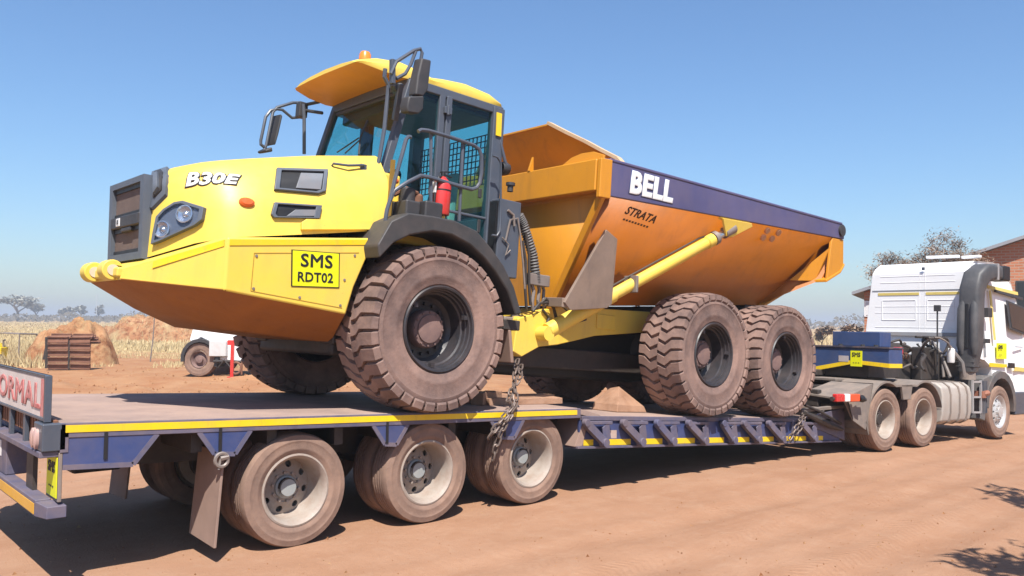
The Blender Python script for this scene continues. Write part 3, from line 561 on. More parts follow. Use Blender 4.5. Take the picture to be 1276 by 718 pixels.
k = len(R_[0]); mb.add([p for q_ in R_ for p in q_], [(i*k+j, i*k+(j+1) % k, (i+1)*k+(j+1) % k, (i+1)*k+j) for i in range(len(R_)-1) for j in range(k)]+[tuple(range(k)), tuple(range((len(R_)-1)*k, len(R_)*k))])
mb.m = [1 if (len(f) == 4 and fi < 10*k and (fi % k) in (10, 11, 12, 13)) else 0 for fi, f in enumerate(mb.f)]  # underside faces take the darker gold, painting in their shade
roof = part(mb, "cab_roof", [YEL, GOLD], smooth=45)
mb = MB(); mb.lathe([(.075, 0), (.075, .03), (.06, .035)], 18, ax='z', c=(-.36, -.30, 2.60), cap=True); part(mb, "beacon_base", DKPL, parent=roof)
mb = MB(); mb.lathe([(.062, .03), (.058, .10), (.045, .125), (0, .132)], 20, ax='z', c=(-.36, -.30, 2.60)); part(mb, "beacon", mat("amber_beacon", (.90, .26, .03), .25), parent=roof)
# hand rails and extinguisher on the near fender
Rl = lambda pts, y: [PA(x, yy, y) for x, yy in pts]
mb = MB(); yr = -1.26
mb.tube(Rl([(482, 284), (480, 275), (482, 262), (487, 246), (492, 224), (500, 196), (506, 174), (509, 170.5), (512, 171)], yr), .019, 8)
mb.tube(Rl([(521, 164), (525, 162), (534, 163), (555, 169), (576, 176), (590, 181), (597, 186), (600, 195), (600, 215), (598, 228), (594, 234), (588, 236), (576, 233), (555, 227), (535, 221), (524, 219), (508, 227), (491, 238), (486, 250)], yr), .019, 8)
for a, b_ in (((537, 164), (537, 262)), ((577, 177), (572, 276))): mb.tube(Rl([a, b_], yr+.03), .016, 8)
part(mb, "hand_rail", CABG)
mb = MB(); c0 = PA(548.5, 268, -1.20); rr = .085; mb.lathe([(0, 0), (rr*.94, 0), (rr, .015), (rr, .27), (rr*.85, .315), (rr*.45, .345), (rr*.3, .36)], 24, ax='z', c=tuple(c0)); ext_ = part(mb, "fire_extinguisher", RED)
mb = MB(); mb.lathe([(rr*1.015, .22), (rr*1.015, .235)], 24, ax='z', c=tuple(c0)); mb.lathe([(.022, .35), (.022, .40)], 10, ax='z', c=tuple(c0), cap=True); mb.beam(c0+Vector((-.03, 0, .40)), c0+Vector((.11, 0, .43)), .02, .012); mb.beam(c0+Vector((-.02, 0, .385)), c0+Vector((.10, 0, .375)), .02, .012); mb.tube([c0+Vector((0, 0, .37)), c0+Vector((-.07, -.03, .34)), c0+Vector((-.105, -.04, .22)), c0+Vector((-.10, -.03, .06))], .011, 6); part(mb, "extinguisher_valve", BLK, parent=ext_)
mb = MB(); mb.box(tuple(c0+Vector((-.10, .02, .16))), tuple(c0+Vector((-.085, .06, .30)))); mb.box(tuple(c0+Vector((-.115, -.05, .19))), tuple(c0+Vector((-.10, .05, .29)))); part(mb, "extinguisher_label", WHT, parent=ext_)
# mirrors
def mirror_set(pole, frame1, frame2, y, head, small):
    mb = MB(); mb.tube(Rl(pole, y+(.18 if y < 0 else -.18)), .02, 8)
    mb.tube(Rl(frame1, y), .017, 8)
    if frame2: mb.tube(Rl(frame2, y), .017, 8)
    o = part(mb, "mirror_arm", CABG)
    for hd, nm in ((head, "mirror"), (small, "wide_angle_mirror")):
        if hd:
            P = [PA(x, yy, y-.02 if y < 0 else y) for x, yy in hd]; d = Vector((.025, -.10 if y < 0 else -.16, 0)); mb = MB(); mb.ext([p-d/2 for p in P], d); part(mb, nm, DKPL, .018, parent=o, seg=3)
    return o
mirror_set([(470, 208), (473, 196), (479, 160), (483, 118), (484, 106), (479, 96), (480, 86)], [(487, 92), (494, 77), (516, 63), (524, 61), (526, 66), (520, 98), (512, 126), (506, 130)], [(494, 98), (505, 92), (512, 80), (518, 64)], -1.02, [(521, 73), (533, 76), (529, 112), (523, 121), (513, 119), (516, 95)], [(505, 121), (524, 120), (523, 137), (517, 143), (504, 141), (502, 133)])
mb = MB(); mb.beam(PA(489, 105, -1.0), PA(489, 74, -1.0), .05, .045, (1, 0, 0)); mb.beam(PA(489, 104, -1.0), PA(494, 116, -.80), .05, .05); mb.beam(PA(499, 104, -.95), PA(492, 150, -.80), .055, .05, (1, 0, 0)); part(mb, "mirror_bracket", CABG, .008)
mirror_set([(379, 192), (379, 170), (379, 145), (378, 130)], [(375, 128), (365, 128), (345, 134), (340, 140), (332, 180), (329, 188)], [(375, 146), (364, 147), (352, 137), (345, 136), (337, 138), (331, 146), (325, 175), (325, 180), (330, 184)], 1.1, [(345, 143), (347, 146), (342, 168), (338, 182), (337, 176)], [(325, 188), (334, 184), (335, 190), (327, 191)])
mb = MB(); a = PA(376, 137, 1.0); mb.box(tuple(a-Vector((.05, .05, .09))), tuple(a+Vector((.05, .05, .08)))); mb.tube([a, PA(402, 141, .72)], .02); mb.tube([a+Vector((0, 0, .05)), PA(398, 127, .72)], .02); part(mb, "mirror_bracket", DKPL, .01)
# rear of cab: guard bar, grab handle, service cabinet, hoses
mb = MB(); mb.tube([PA(614, 140, -.72), PA(619, 160, -.75), PA(629, 200, -.80), PA(633, 212, -.8)], .018, 8); mb.tube(Rl([(614, 194), (620, 196), (624, 203), (624, 260), (623, 288), (619, 294), (613, 293)], -.93), .012, 8); part(mb, "grab_handle", CABG)
mb = MB(); mb.box((1.0, -.92, .62), (1.30, -.62, 1.43)); mb.box((1.12, -.62, .6), (1.35, .75, 1.35)); cabn = part(mb, "service_cabinet", CABG, .012)
mb = MB(); mb.box((.975, -.90, .66), (1.0, -.70, 1.40)); part(mb, "cabinet_gap", BLK, parent=cabn)
mb = MB(); a = PA(628, 210, -.75); mb.lathe([(.06, -.05), (.075, 0), (.06, .05), (0, .06)], 16, ax='x', c=tuple(a)); part(mb, "work_lamp", DKPL); mb = MB(); a = PA(636, 232, -.85); mb.lathe([(.032, -.06), (.032, .0), (.05, .005), (.05, .035), (0, .04)], 14, ax='z', c=tuple(a)); part(mb, "filler_cap", DKPL)
mb = MB(); mb.tube(Rl([(633, 262), (640, 268), (641, 282)], -.94), .014, 6); mb.tube(Rl([(630, 300), (636, 274), (645, 272), (648, 290), (652, 330), (654, 360)], -.94), .011, 6); mb.tube(Rl([(626, 296), (634, 305), (630, 318), (636, 312)], -.94), .008, 6); part(mb, "cabinet_cables", STEEL, parent=cabn)
mb = MB(); cp = Rl([(646, 268), (652, 280), (658, 298), (664, 318), (667, 340), (668, 352)], -.80); pts = []; rad = []
for i in range(60):
    f = i/59*(len(cp)-1); j = min(int(f), len(cp)-2); pts.append(cp[j].lerp(cp[j+1], f-j)); rad.append(.058 if i % 2 else .046)
mb.tube(pts, rad, 12); part(mb, "corrugated_hose", mat("grey_hose", (.10, .095, .095), .6, .4, (.25, .2, .17)), smooth=25)
for i, (a, b_, y, r) in enumerate([((655, 290), (661, 380), -.84, .016), ((651, 300), (656, 385), -.86, .016), ((662, 352), (664, 388), -.80, .02), ((669, 350), (671, 385), -.78, .02), ((674, 352), (678, 383), -.75, .018)]):
    mb = MB(); p0, p1 = PA(*a, y), PA(*b_, y); mb.tube([p0, p0.lerp(p1, .3)+Vector((.03, 0, 0)), p0.lerp(p1, .7)+Vector((-.02, -.02, 0)), p1], r, 8); part(mb, "hydraulic_hose", DARK if i < 2 else STEEL)
mb = MB(); mb.box(tuple(PA(660, 352, -.85)-Vector((0, 0, .02))), tuple(PA(677, 350, -.74)+Vector((0, 0, .05)))); part(mb, "hose_clamp", STEEL, .01)
mb = MB()
for p in ([(664, 388), (672, 378), (690, 376), (703, 383), (712, 392)], [(668, 384), (680, 372), (690, 384), (697, 408), (716, 402), (730, 398)], [(676, 386), (684, 396), (676, 420)], [(690, 385), (695, 405), (700, 412)]): mb.tube(Rl(p, -.82), .017, 7)
part(mb, "hydraulic_hose", DARK)
mb = MB(); mb.box((1.56, -.70, .20), (1.86, -.55, .27)); mb.box((1.34, -.72, .15), (1.50, -.55, .23)); part(mb, "valve_block", STEEL, .015)
# ---- tipping body
hb, ht = .58, 1.38
body = MB()
V_ = {}
def Q2(k, u, y, w): V_[k] = (u, y, w); V_[k+'f'] = (u, -y, w)
Q2('fb', 2.16, -hb, .42); Q2('ft', 2.06, -ht, 1.60); Q2('rb', 6.33, -hb-.02, .82); Q2('rt', 7.25, -ht, 1.88); Q2('t1', 6.85, -.80, 1.12); Q2('t2', 7.25, -ht, 1.52); Q2('t3', 6.86, -ht+.08, 1.23)
ks = list(V_); ix = {k_: i for i, k_ in enumerate(ks)}; F_ = []
for f in ('', 'f'):
    e = lambda *q: F_.append(tuple(ix[z+f] for z in q))
    e('fb', 'ft', 'rt', 'rb'); e('rb', 'rt', 't3'); e('rt', 't2', 't3'); e('rb', 't3', 't1'); e('t3', 't2', 't1')
for q in (('fb', 'rb', 'rbf', 'fbf'), ('rb', 't1', 't1f', 'rbf'), ('fb', 'ft', 'ftf', 'fbf'), ('t1', 't2', 't2f', 't1f')): F_.append(tuple(ix[z] for z in q))
mbB = MB().add([V_[k_] for k_ in ks], F_); fr = {ix[q] for q in ('fb', 'ft', 'ftf', 'fbf')}; mbB.m = [1 if set(f) == fr else 0 for f in F_]
bin_ = part(mbB, "tipping_body", [GOLDB, GOLD], smooth=20)

_c = sum((Vector(v) for v in V_.values()), Vector())/len(V_)
if sum(p_.normal.dot(p_.center-_c)*p_.area for p_ in bin_.data.polygons) < 0: bin_.data.flip_normals()
sd = bin_.modifiers.new("solid", 'SOLIDIFY'); sd.thickness = .035; sd.offset = -1
bmb = bmesh.new(); bmb.from_mesh(bin_.data); BB = BVHTree.FromBMesh(bmb)
for s in (-1, 1):
    mb = MB(); y0, y1 = s*(ht-.03), s*(ht+.03)
    mb.uw([(2.02, 1.595), (7.30, 1.885), (7.30, 2.10), (7.22, 2.115), (2.10, 2.005), (2.02, 2.0)], y0, y1); mb.uw([(2.1, 1.98), (7.22, 2.09), (7.22, 2.125), (2.1, 2.015)], s*(ht-.13), s*(ht+.04)); rail = part(mb, "body_top_rail", NAVY, .012)
    if s < 0:
        rl = rail
        mb = MB(); mb.lathe([(.085, .0), (.085, -.03), (.06, -.032), (0, -.032)], 20, c=(7.20, y1, 2.0)); mb.lathe([(.03, -.034), (0, -.035)], 14, c=(7.20, y1, 2.0)); part(mb, "rail_pivot", DKPL, parent=rail)
    mb = MB(); mb.uw([(1.95, 1.56), (2.13, 1.57), (2.13, 2.0), (1.95, 1.985)], s*(ht-.01), s*(ht+.045)); mb.ext([(2.0, s*(ht+.045), 1.58), (2.0, s*(ht-.06), 1.58), (2.10, s*(hb-.04), .38), (2.10, s*(hb+.06), .38)], (.06, 0, 0)); part(mb, "corner_flange", GOLD, .01)
    mb = MB(); mb.uw([(6.86, 1.24), (7.22, 1.40), (7.32, 1.50), (7.30, 1.88), (6.98, 1.865), (6.95, 1.80)], s*(ht-.02), s*(ht+.02)); mb.uw([(6.82, 1.19), (7.22, 1.37), (7.33, 1.49), (7.33, 1.53), (7.22, 1.41), (6.82, 1.23)], s*(ht-.30), s*(ht+.035)); part(mb, "tail_post", GOLD, .008)
    mb = MB(); mb.ext([(6.93, s*(ht+.01), 1.72), (6.55, s*.98, 1.20), (6.84, s*1.22, 1.22)], (.03, 0, 0)); part(mb, "tail_gusset", GOLD)
mb = MB(); mb.box((1.94, -1.36, 1.635), (2.06, 1.36, 1.985)); beam_ = part(mb, "headboard_beam", GOLD, .015)
mb = MB(); rows = []
for w, u, hw_ in ((1.98, 2.34, 1.36), (2.06, 2.33, 1.30), (2.17, 2.28, 1.10), (2.28, 2.20, .92), (2.40, 2.10, .70), (2.50, 1.99, .52)): rows.append([(u, -hw_, w), (u, -hw_*.5, w), (u, hw_*.5, w), (u, hw_, w)])
mb.add([p_ for r_ in rows for p_ in r_]+[(p_[0]+.035, p_[1], p_[2]+.012) for r_ in rows for p_ in r_], [(i*4+j, i*4+j+1, i*4+j+5, i*4+j+4) for i in range(5) for j in range(3)]+[(24+i*4+j, 24+i*4+j+4, 24+i*4+j+5, 24+i*4+j+1) for i in range(5) for j in range(3)]+[(i*4+e, i*4+4+e, 28+i*4+e, 24+i*4+e) for i in range(5) for e in (0, 3)]+[(20, 21, 45, 44), (21, 22, 46, 45), (22, 23, 47, 46)]); part(mb, "spill_guard", GOLD, smooth=60)
for s in (-1, 1):
    mb = MB(); P = [(2.34, 1.355, 2.0), (2.33, 1.30, 2.06), (2.28, 1.10, 2.17), (2.20, .92, 2.28), (2.10, .70, 2.40), (1.98, .52, 2.51)]
    for a_, b2 in zip(P[:-1], P[1:]): mb.hexa([(a_[0]-.03, s*a_[1], a_[2]), (a_[0]+.05, s*a_[1], a_[2]), (a_[0]+.05, s*(a_[1]+.02), a_[2]+.03), (a_[0]-.03, s*(a_[1]+.02), a_[2]+.03), (b2[0]-.03, s*b2[1], b2[2]), (b2[0]+.05, s*b2[1], b2[2]), (b2[0]+.05, s*(b2[1]+.02), b2[2]+.03), (b2[0]-.03, s*(b2[1]+.02), b2[2]+.03)])
    part(mb, "spill_guard_edge", mat("pale_edge", (.72, .52, .32), .6, .4))  # edge strip paler than the guard sheet
    mb = MB(); mb.ext([(2.05, s*1.36, 1.985), (2.05, s*1.36, 2.05), (2.07, s*1.18, 2.115), (2.07, s*1.0, 2.12), (2.06, s*.85, 2.09), (2.05, s*.66, 1.985)], (.03, 0, 0)); part(mb, "guard_wing", GOLD, .006)
mb = MB(); mb.box((1.97, -.52, 2.495), (2.04, .52, 2.52)); part(mb, "spill_guard_top", GOLD, .004)
mb = MB(); mb.box((2.06, -1.34, 1.96), (2.38, 1.34, 1.985)); part(mb, "guard_shelf", GOLD)
for y in (-.30, .30):
    mb = MB(); mb.ext([(2.0, y, 1.98), (1.93, y, 1.985), (1.985, y, 2.16)], (0, .03, 0)); part(mb, "guard_rib", GOLD)
mb = MB(); mb.box((2.062, -1.36, 1.58), (2.10, 1.36, 2.0)); part(mb, "body_front_wall", GOLD)
# underside ribs and tail lip
mb = MB()
for u, w in ((3.62, .555), (5.0, .69)):
    for s in (-1, 1): mb.beam((u+.02, s*(hb-.02), w), (u+.45, s*(ht-.30), 1.47+.055*(u-2.1)), .06, .012, (0, s, -.7))
part(mb, "body_seam", mat("seam_dark", (.28, .13, .01), .7))
mb = MB(); mb.box((6.0, -.62, .68), (6.30, .62, .80)); mb.box((5.75, -.5, .60), (6.05, .5, .76)); part(mb, "body_hinge", DARK, .02)
mb = MB(); mb.hexa([(6.33, -.72, .79), (6.86, -.82, 1.08), (6.86, .82, 1.08), (6.33, .72, .79), (6.33, -.72, .83), (6.86, -.82, 1.12), (6.86, .82, 1.12), (6.33, .72, .83)]); part(mb, "tail_chute", GOLD, .01)
# wear plate, hoist cylinders
for s in (-1, 1):
    mb = MB(); P = [(2.30, s*1.235, 1.275), (2.51, s*1.215, 1.20), (2.57, s*1.13, .47), (2.50, s*1.12, .42), (1.92, s*1.12, .345), (1.82, s*1.13, .42)]; mb.ext(P, (0, s*-.04, 0)); mb.beam((1.86, s*1.11, .42), (1.95, s*.72, .44), .10, .10); mb.beam((2.3, s*1.1, .9), (2.35, s*.9, .9), .06, .3); part(mb, "wear_plate", PLATEG, .006)
    a = Vector((1.80, s*.85, .08)); b_ = Vector((4.45, s*1.335, 1.585)); d = b_-a
    mb = MB(); mb.tube([a+d*.0, a+d*.02, a+d*.02, a+d*.34], [.06, .06, .088, .088], 18); mb.tube([a+d*.34, a+d*.345, a+d*.86, a+d*.865, a+d*.90], [.088, .072, .072, .085, .085], 18); mb.tube([a+Vector((0, -.09, 0)), a+Vector((0, .09, 0))], .08, 16)
    hc = part(mb, "hoist_cylinder", YEL)
    mb = MB(); mb.tube([a+d*.90, a+d*.97], .048, 14); part(mb, "piston_rod", mat("chrome_rod", (.6, .6, .6), .2, .15, metal=.8), parent=hc); mb = MB(); mb.tube([a+d*.97, a+d*1.03], .075, 14); part(mb, "rod_eye", STEEL, parent=hc); mb = MB(); mb.tube([a+d*.905, a+d*.925], .09, 14); part(mb, "rod_collar", STEEL, parent=hc)
    mb = MB(); mb.tube([a+d*.20+Vector((0, s*.0, .10)), a+d*.4+Vector((0, 0, .115)), a+d*.82+Vector((0, 0, .11)), a+d*.88+Vector((0, 0, .08))], .012, 6); part(mb, "cylinder_pipe", DARK, parent=hc)
    mb = MB(); mb.box(tuple(a+d*.44-Vector((.03, .1, .1))), tuple(a+d*.44+Vector((.01, .1, .1)))); part(mb, "pipe_clamp", STEEL, .01, parent=hc)
    mb = MB(); yy = s*(ht+.015); mb.ext([(4.20, yy, 1.70), (4.84, yy, 1.735), (4.86, yy, 1.69), (4.48, yy-s*.05, 1.50), (4.36, yy-s*.05, 1.50)], (0, s*.03, 0)); mb.ext([(4.18, yy, 1.705), (4.84, yy, 1.74), (4.84, yy-s*.16, 1.66), (4.18, yy-s*.16, 1.62)], (0, 0, .025)); part(mb, "hoist_bracket", YEL, .008)
for x, y in ((955, 287), (969, 289.5), (950, 295.5), (961, 297)):
    p = hit(x, y, BB); n = Vector((0, -.86, -.5)); mb = MB(); mb.tube([p, p+n*.03], .045, 10); part(mb, "body_bolt", mat("bolt_cap", (.62, .33, .18), .5))
# lettering on the body
A_, B_ = PA(786, 232, -ht-.03), PA(836, 247, -ht-.03); r = Vector((5.2, 0, .11)); mid = PA(811, 234.5, -ht-.03)
text("BELL", .335, BLUE, rl, mid, r, (0, 0, 1), bold=.026, shear=.14, sx=1.06, off=.004, ext=.001); text("BELL", .335, WHT, rl, mid, r, (0, 0, 1), bold=.018, shear=.14, sx=1.06, off=.008, ext=.001)
p0, p1, p2 = hit(782, 262, BB), hit(815, 273.5, BB), hit(798, 268, BB); n = Vector((0, -.86, -.52)); up = Vector((0, -.52, .86)); LT = mat("dark_brown_lettering", (.09, .035, .012), .7)
text("STRATA", .135, LT, bin_, p2+n*.008, (p1-p0), up, bold=.004, shear=.25, sx=1.12); 
for i in range(9):
    c = hit(777+3.6*i, 273.2+1.15*i, BB); mb = MB(); mb.ext([c+n*.006+(p1-p0).normalized()*sx_+up*sz_ for sx_, sz_ in ((-.017, -.012), (.017, -.012), (.021, .012), (-.013, .012))], n*.002); part(mb, "small_print", LT, parent=bin_)

# ------------------------------------------------------------------ lowbed trailer
TR = thing("lowbed_trailer", "long blue lowbed trailer with yellow edge tape and three axles carrying the dump truck", "trailer", (0, 0, 0))
def tp(mb, name, mt, bevel=0., smooth=35., parent=None, **k): return mb.build(name, mt, parent or TR, bevel, smooth, **k)
zh = lambda x: 1.005-.041*x
zl = lambda x: .862-.0739*(x-1.9)-.01
HW = 1.30
def slab(mb, x0, x1, f0, f1, y0, y1): mb.hexa([(x0, y0, f0(x0)), (x1, y0, f0(x1)), (x1, y1, f0(x1)), (x0, y1, f0(x0)), (x0, y0, f1(x0)), (x1, y0, f1(x1)), (x1, y1, f1(x1)), (x0, y1, f1(x0))])
mb = MB(); slab(mb, -3.05, 1.90, lambda x: zh(x)-.045, zh, -HW+.02, HW-.02); tp(mb, "deck", DECK, .006)
mb = MB(); mb.hexa([(1.9, -HW+.02, zh(1.9)-.06), (2.25, -HW+.02, zl(2.25)-.04), (2.25, HW-.02, zl(2.25)-.04), (1.9, HW-.02, zh(1.9)-.06), (1.9, -HW+.02, zh(1.9)-.002), (2.25, -HW+.02, zl(2.25)+.004), (2.25, HW-.02, zl(2.25)+.004), (1.9, HW-.02, zh(1.9)-.002)]); tp(mb, "deck_ramp", DECK)
mb = MB(); slab(mb, 2.25, 7.2, lambda x: zl(x)-.05, zl, -HW+.02, HW-.02); tp(mb, "low_deck", DECK, .006)
for s in (-1, 1):
    mb = MB(); slab(mb, -3.05, 1.93, lambda x: zh(x)-.105, lambda x: zh(x)-.004, s*(HW-.022), s*HW); tp(mb, "side_rail", BLUED, .006)
    mb = MB(); slab(mb, -3.02, 1.87, lambda x: zh(x)-.068, lambda x: zh(x)-.019, s*HW, s*(HW+.004)); tp(mb, "reflective_tape", YBR)
    for x0, x1 in ((-3.03, -2.42), (-2.12, -1.72), (-.62, -.26), (.70, 1.12)):
        ins = .10 if x0 < -3 else .10; mb = MB()
        P = [(x0, zh(x0)-.1), (x1, zh(x1)-.1), (x1-.16, zh(x1)-.30), (x0+(.0 if x0 < -3 else .14), zh(x0)-.30)] if x0 < -3 else [(x0, zh(x0)-.1), (x1, zh(x1)-.1), (x1-.12, zh(x1)-.27), (x0+.12, zh(x0)-.27)]
        mb.uw(P, s*(HW-.03), s*HW-.006*s); br_ = tp(mb, "outrigger_bracket", BLUE, .004)
        xm = (x0+x1)/2-.04; mb = MB(); mb.box((xm-.012, s*HW-s*.004, zh(xm)-.26), (xm+.012, s*HW+s*.003, zh(xm)-.075)); tp(mb, "bracket_slot", BLK, parent=br_)
        mb = MB(); k = len(P)
        for i in range(1, k): mb.beam((P[i][0], s*(HW-.01), P[i][1]), (P[(i+1) % k][0], s*(HW-.01), P[(i+1) % k][1]), .035, .015, (0, 1, 0)) if i < 3 or x0 > -3 else None
        tp(mb, "bracket_edge", BLUED, parent=br_)
mb = MB()
for y in (-.48, .48):
    slab(mb, -2.9, 2.0, lambda x: zh(x)-.42, lambda x: zh(x)-.05, y-.08, y+.08)
    slab(mb, 2.0, 7.0, lambda x: zl(x)-.33, lambda x: zl(x)-.05, y-.08, y+.08)
for x in np.arange(-2.7, 1.9, .6): mb.box((x-.04, -1.2, zh(x)-.26), (x+.04, 1.2, zh(x)-.05))
for x in np.arange(2.4, 7, .6): mb.box((x-.04, -1.2, zl(x)-.25), (x+.04, 1.2, zl(x)-.055))
tp(mb, "chassis_beams", DARK)
mb = MB(); 
for x in (-1.3, 0, 1.3): mb.lathe([(.075, -1.1), (.075, 1.1)], 14, c=(x, 0, .46), cap=True); mb.beam((x-.5, -.5, .62), (x+.45, -.5, .55), .1, .06); mb.beam((x-.5, .5, .62), (x+.45, .5, .55), .1, .06); mb.lathe([(.17, -.2), (.17, .2)], 16, c=(x, -.75, .46), cap=True); mb.lathe([(.17, -.2), (.17, .2)], 16, c=(x, .75, .46), cap=True)
tp(mb, "axle", DARK)
tw = truck_wheel(.457, .135, .283, .115, RIMW, HUBG); tw.parent = TR; tw.location = (-1.297, -1.112, .455); tw.rotation_euler = (0, .2, 0)
for i, x in enumerate((-1.297, -.0, 1.29)):
    for s in (-1, 1):
        for yy in (1.112, .80):
            if i == 0 and s < 0 and yy > 1: continue
            dup(tw, TR, (x, s*yy, .455+gz(x, s*yy)*.5), (0, .7*i+s+.31*yy*3, 0 if s < 0 else math.pi))
# mud flaps
for s in (-1, 1):
    mb = MB(); mb.hexa([(-1.99, s*1.30, .12), (-1.97, s*1.30, .12), (-1.97, s*.80, .14), (-1.99, s*.80, .14), (-1.93, s*1.28, zh(-1.9)-.26), (-1.91, s*1.28, zh(-1.9)-.26), (-1.91, s*.80, zh(-1.9)-.26), (-1.93, s*.80, zh(-1.9)-.26)]); tp(mb, "mudflap", FLAP, .004)
    mb = MB(); mb.tube([(-1.95+.05*math.cos(a), s*1.31, zh(-1.9)-.31+.05*math.sin(a)) for a in [2*math.pi*i/16 for i in range(16)]], .014, 6, closed=True); mb.tube([(-1.95, s*1.30, zh(-1.9)-.27), (-1.97, s*1.305, zh(-1.9)-.38)], .012, 6); mb.tube([(-1.96, s*1.31, zh(-1.9)-.30), (-1.90, s*1.31, zh(-1.9)-.29)], .02, 6); tp(mb, "lashing_ring", STEEL)
mb = MB(); mb.box((-2.6, .2, .52), (-2.2, .5, .80)); mb.box((-2.45, .85, .46), (-2.2, 1.1, .8)); tp(mb, "brake_tank", DARK, .03)
# low section sides with folded outriggers
for s in (-1, 1):
    mb = MB(); slab(mb, 1.93, 7.50, lambda x: zl(x)-.325, lambda x: zl(x)-.055, s*(HW-.05), s*(HW-.02)); tp(mb, "low_side_panel", BLUE, .004)
    mb = MB(); slab(mb, 1.88, 7.50, lambda x: zl(x)-.352, lambda x: zl(x)-.327, s*(HW-.20), s*(HW+.012)); slab(mb, 1.95, 7.2, lambda x: zl(x)-.055, lambda x: zl(x)-.008, s*(HW-.04), s*(HW-.0)); tp(mb, "low_side_flange", BLUED, .004)
    mb = MB(); mb.hexa([(1.86, s*(HW-.02), zl(1.9)-.33), (1.96, s*(HW-.0), zl(1.9)-.33), (1.96, s*.9, zl(1.9)-.33), (1.86, s*.9, zl(1.9)-.33), (2.0, s*(HW-.02), zl(1.9)-.04), (2.05, s*(HW-.0), zl(1.9)-.04), (2.05, s*.9, zl(1.9)-.04), (2.0, s*.9, zl(1.9)-.04)]); tp(mb, "end_plate", FLAP, .006)
def PW(px, py, y): d = ray(px, py); return CAM+d*((y-CAM.y)/d.y)
arms = [(727, 748), (774, 794), (816, 833), (855, 873), (898, 909), (924, 940), (955, 970), (996, 1010)]
ends = []
for a, b_ in arms:
    xa, xb = PW(a, 517, -HW).x, PW(b_, 546, -HW).x; ends.append(xb)
    zt = lambda x: zl(x)-.075
    mb = MB(); mb.beam((xa, -HW-.03, zt(xa)), (xb, -HW-.05, zl(xb)-.275), .085, .06, (0, 1, 0)); mb.beam((xa-.02, -HW-.025, zt(xa)), (xa+.42, -HW-.025, zt(xa+.42)), .035, .03, (0, 1, 0)); mb.lathe([(.05, -.07), (.05, .01)], 12, c=(xb, -HW-.03, zl(xb)-.285), cap=True); mb.lathe([(.042, -.05), (.042, .01)], 12, c=(xa, -HW-.02, zt(xa)), cap=True)
    mb.uw([(xb+.0, zl(xb)-.13), (xb+.10, zl(xb)-.06), (xb+.14, zl(xb)-.26), (xb+.02, zl(xb)-.27)], -HW-.035, -HW-.02)
    tp(mb, "folding_outrigger", BLUED, .006)
cuts = [1.99]+ends+[7.1]
for i in range(len(cuts)-1):
    x0, x1 = cuts[i]+(.07 if i else 0), cuts[i+1]-.09
    mb = MB(); slab(mb, x0, x1, lambda x: zl(x)-.322, lambda x: zl(x)-.258, -HW+.018, -HW+.024); tp(mb, "reflective_tape", YBR)
for px in (800, 880, 988):
    x = PW(px, 530, -HW).x; mb = MB(); mb.box((x-.02, -HW-.005, zl(x)-.33), (x+.02, -HW+.03, zl(x)-.05)); tp(mb, "side_stiffener", BLUED, .004)
# worn sticker left of the second arm
mb = MB(); x0, x1 = PW(752, 535, -HW).x, PW(770, 535, -HW).x; slab(mb, x0, x1, lambda x: zl(x)-.25, lambda x: zl(x)-.16, -HW+.018, -HW+.023); tp(mb, "worn_sticker", mat("worn_sticker", (.55, .42, .36), .7, .5))
# front frame where the gooseneck detaches
zt = 1.757-1.17
for s in (-1, 1):
    mb = MB(); mb.hexa([(6.35, s*(HW-.0), zl(6.35)-.05), (7.62, s*HW, zl(7.6)-.33), (7.62, s*(HW-.06), zl(7.6)-.33), (6.35, s*(HW-.06), zl(6.35)-.05), (6.6, s*HW, zl(6.6)+.02), (7.62, s*HW, zt), (7.62, s*(HW-.06), zt), (6.6, s*(HW-.06), zl(6.6)+.02)]); tp(mb, "gooseneck_frame", BLUED, .006)

mb = MB()
for y in (-1.27, -.75, -.2, .35, .9, 1.27): mb.beam((6.45, y, zl(6.45)+.10), (7.62, y, zt+.02), .07, .05)
mb.beam((7.60, -1.3, zt-.01), (7.60, 1.3, zt-.01), .08, .10); mb.beam((6.45, -1.3, zl(6.45)+.08), (6.45, 1.3, zl(6.45)+.08), .08, .08); mb.beam((7.0, -1.3, zt+.01), (7.0, 1.3, zt+.01), .06, .06)
tp(mb, "front_cross_beams", DUSTG, .008)
mb = MB(); mb.tube([PW(1003, 515, -HW-.03), PW(1018, 522, -HW-.05), PW(1034, 530, -HW-.05), PW(1049, 535, -HW-.03)], [.03, .05, .05, .025], 8); mb.tube([PW(1003, 505, -HW-.02), PW(1020, 512, -HW-.03), PW(1048, 528, -HW-.03)], .02, 8); tp(mb, "lashing_strap", DARK)
# rear end: warning board, lamps, bumper
xr = -3.10
mb = MB(); mb.box((xr-.035, -1.22, 1.155), (xr, 1.22, 1.425)); bd = tp(mb, "warning_board", SIGNW, .004)
mb = MB()
for y0, y1 in ((-1.25, -1.22), (1.22, 1.25)): mb.box((xr-.04, y0, 1.13), (xr+.004, y1, 1.44))
mb.box((xr-.04, -1.22, 1.425), (xr+.004, 1.22, 1.44)); mb.box((xr-.04, -1.22, 1.135), (xr+.004, 1.22, 1.155)); tp(mb, "board_frame", CABG, .004, parent=bd)
text("ABNORMAL", .235, REDT, bd, (xr-.036, -.02, 1.285), (0, -1, 0), (0, 0, 1), bold=.006, sx=1.68, off=.003)
mb = MB(); mb.box((xr-.037, -1.20, 1.165), (xr-.036, -1.12, 1.415)); tp(mb, "red_chevron", REDT, parent=bd)
for y in (-1.1, -.62, -.14, .34, .82):
    mb = MB(); mb.box((xr-.03, y-.03, .93), (xr+.0, y+.03, 1.15)); tp(mb, "board_post", CABG, .004)
mb = MB(); mb.box((xr+.02, -1.24, 1.0), (xr+.05, 1.24, 1.14))
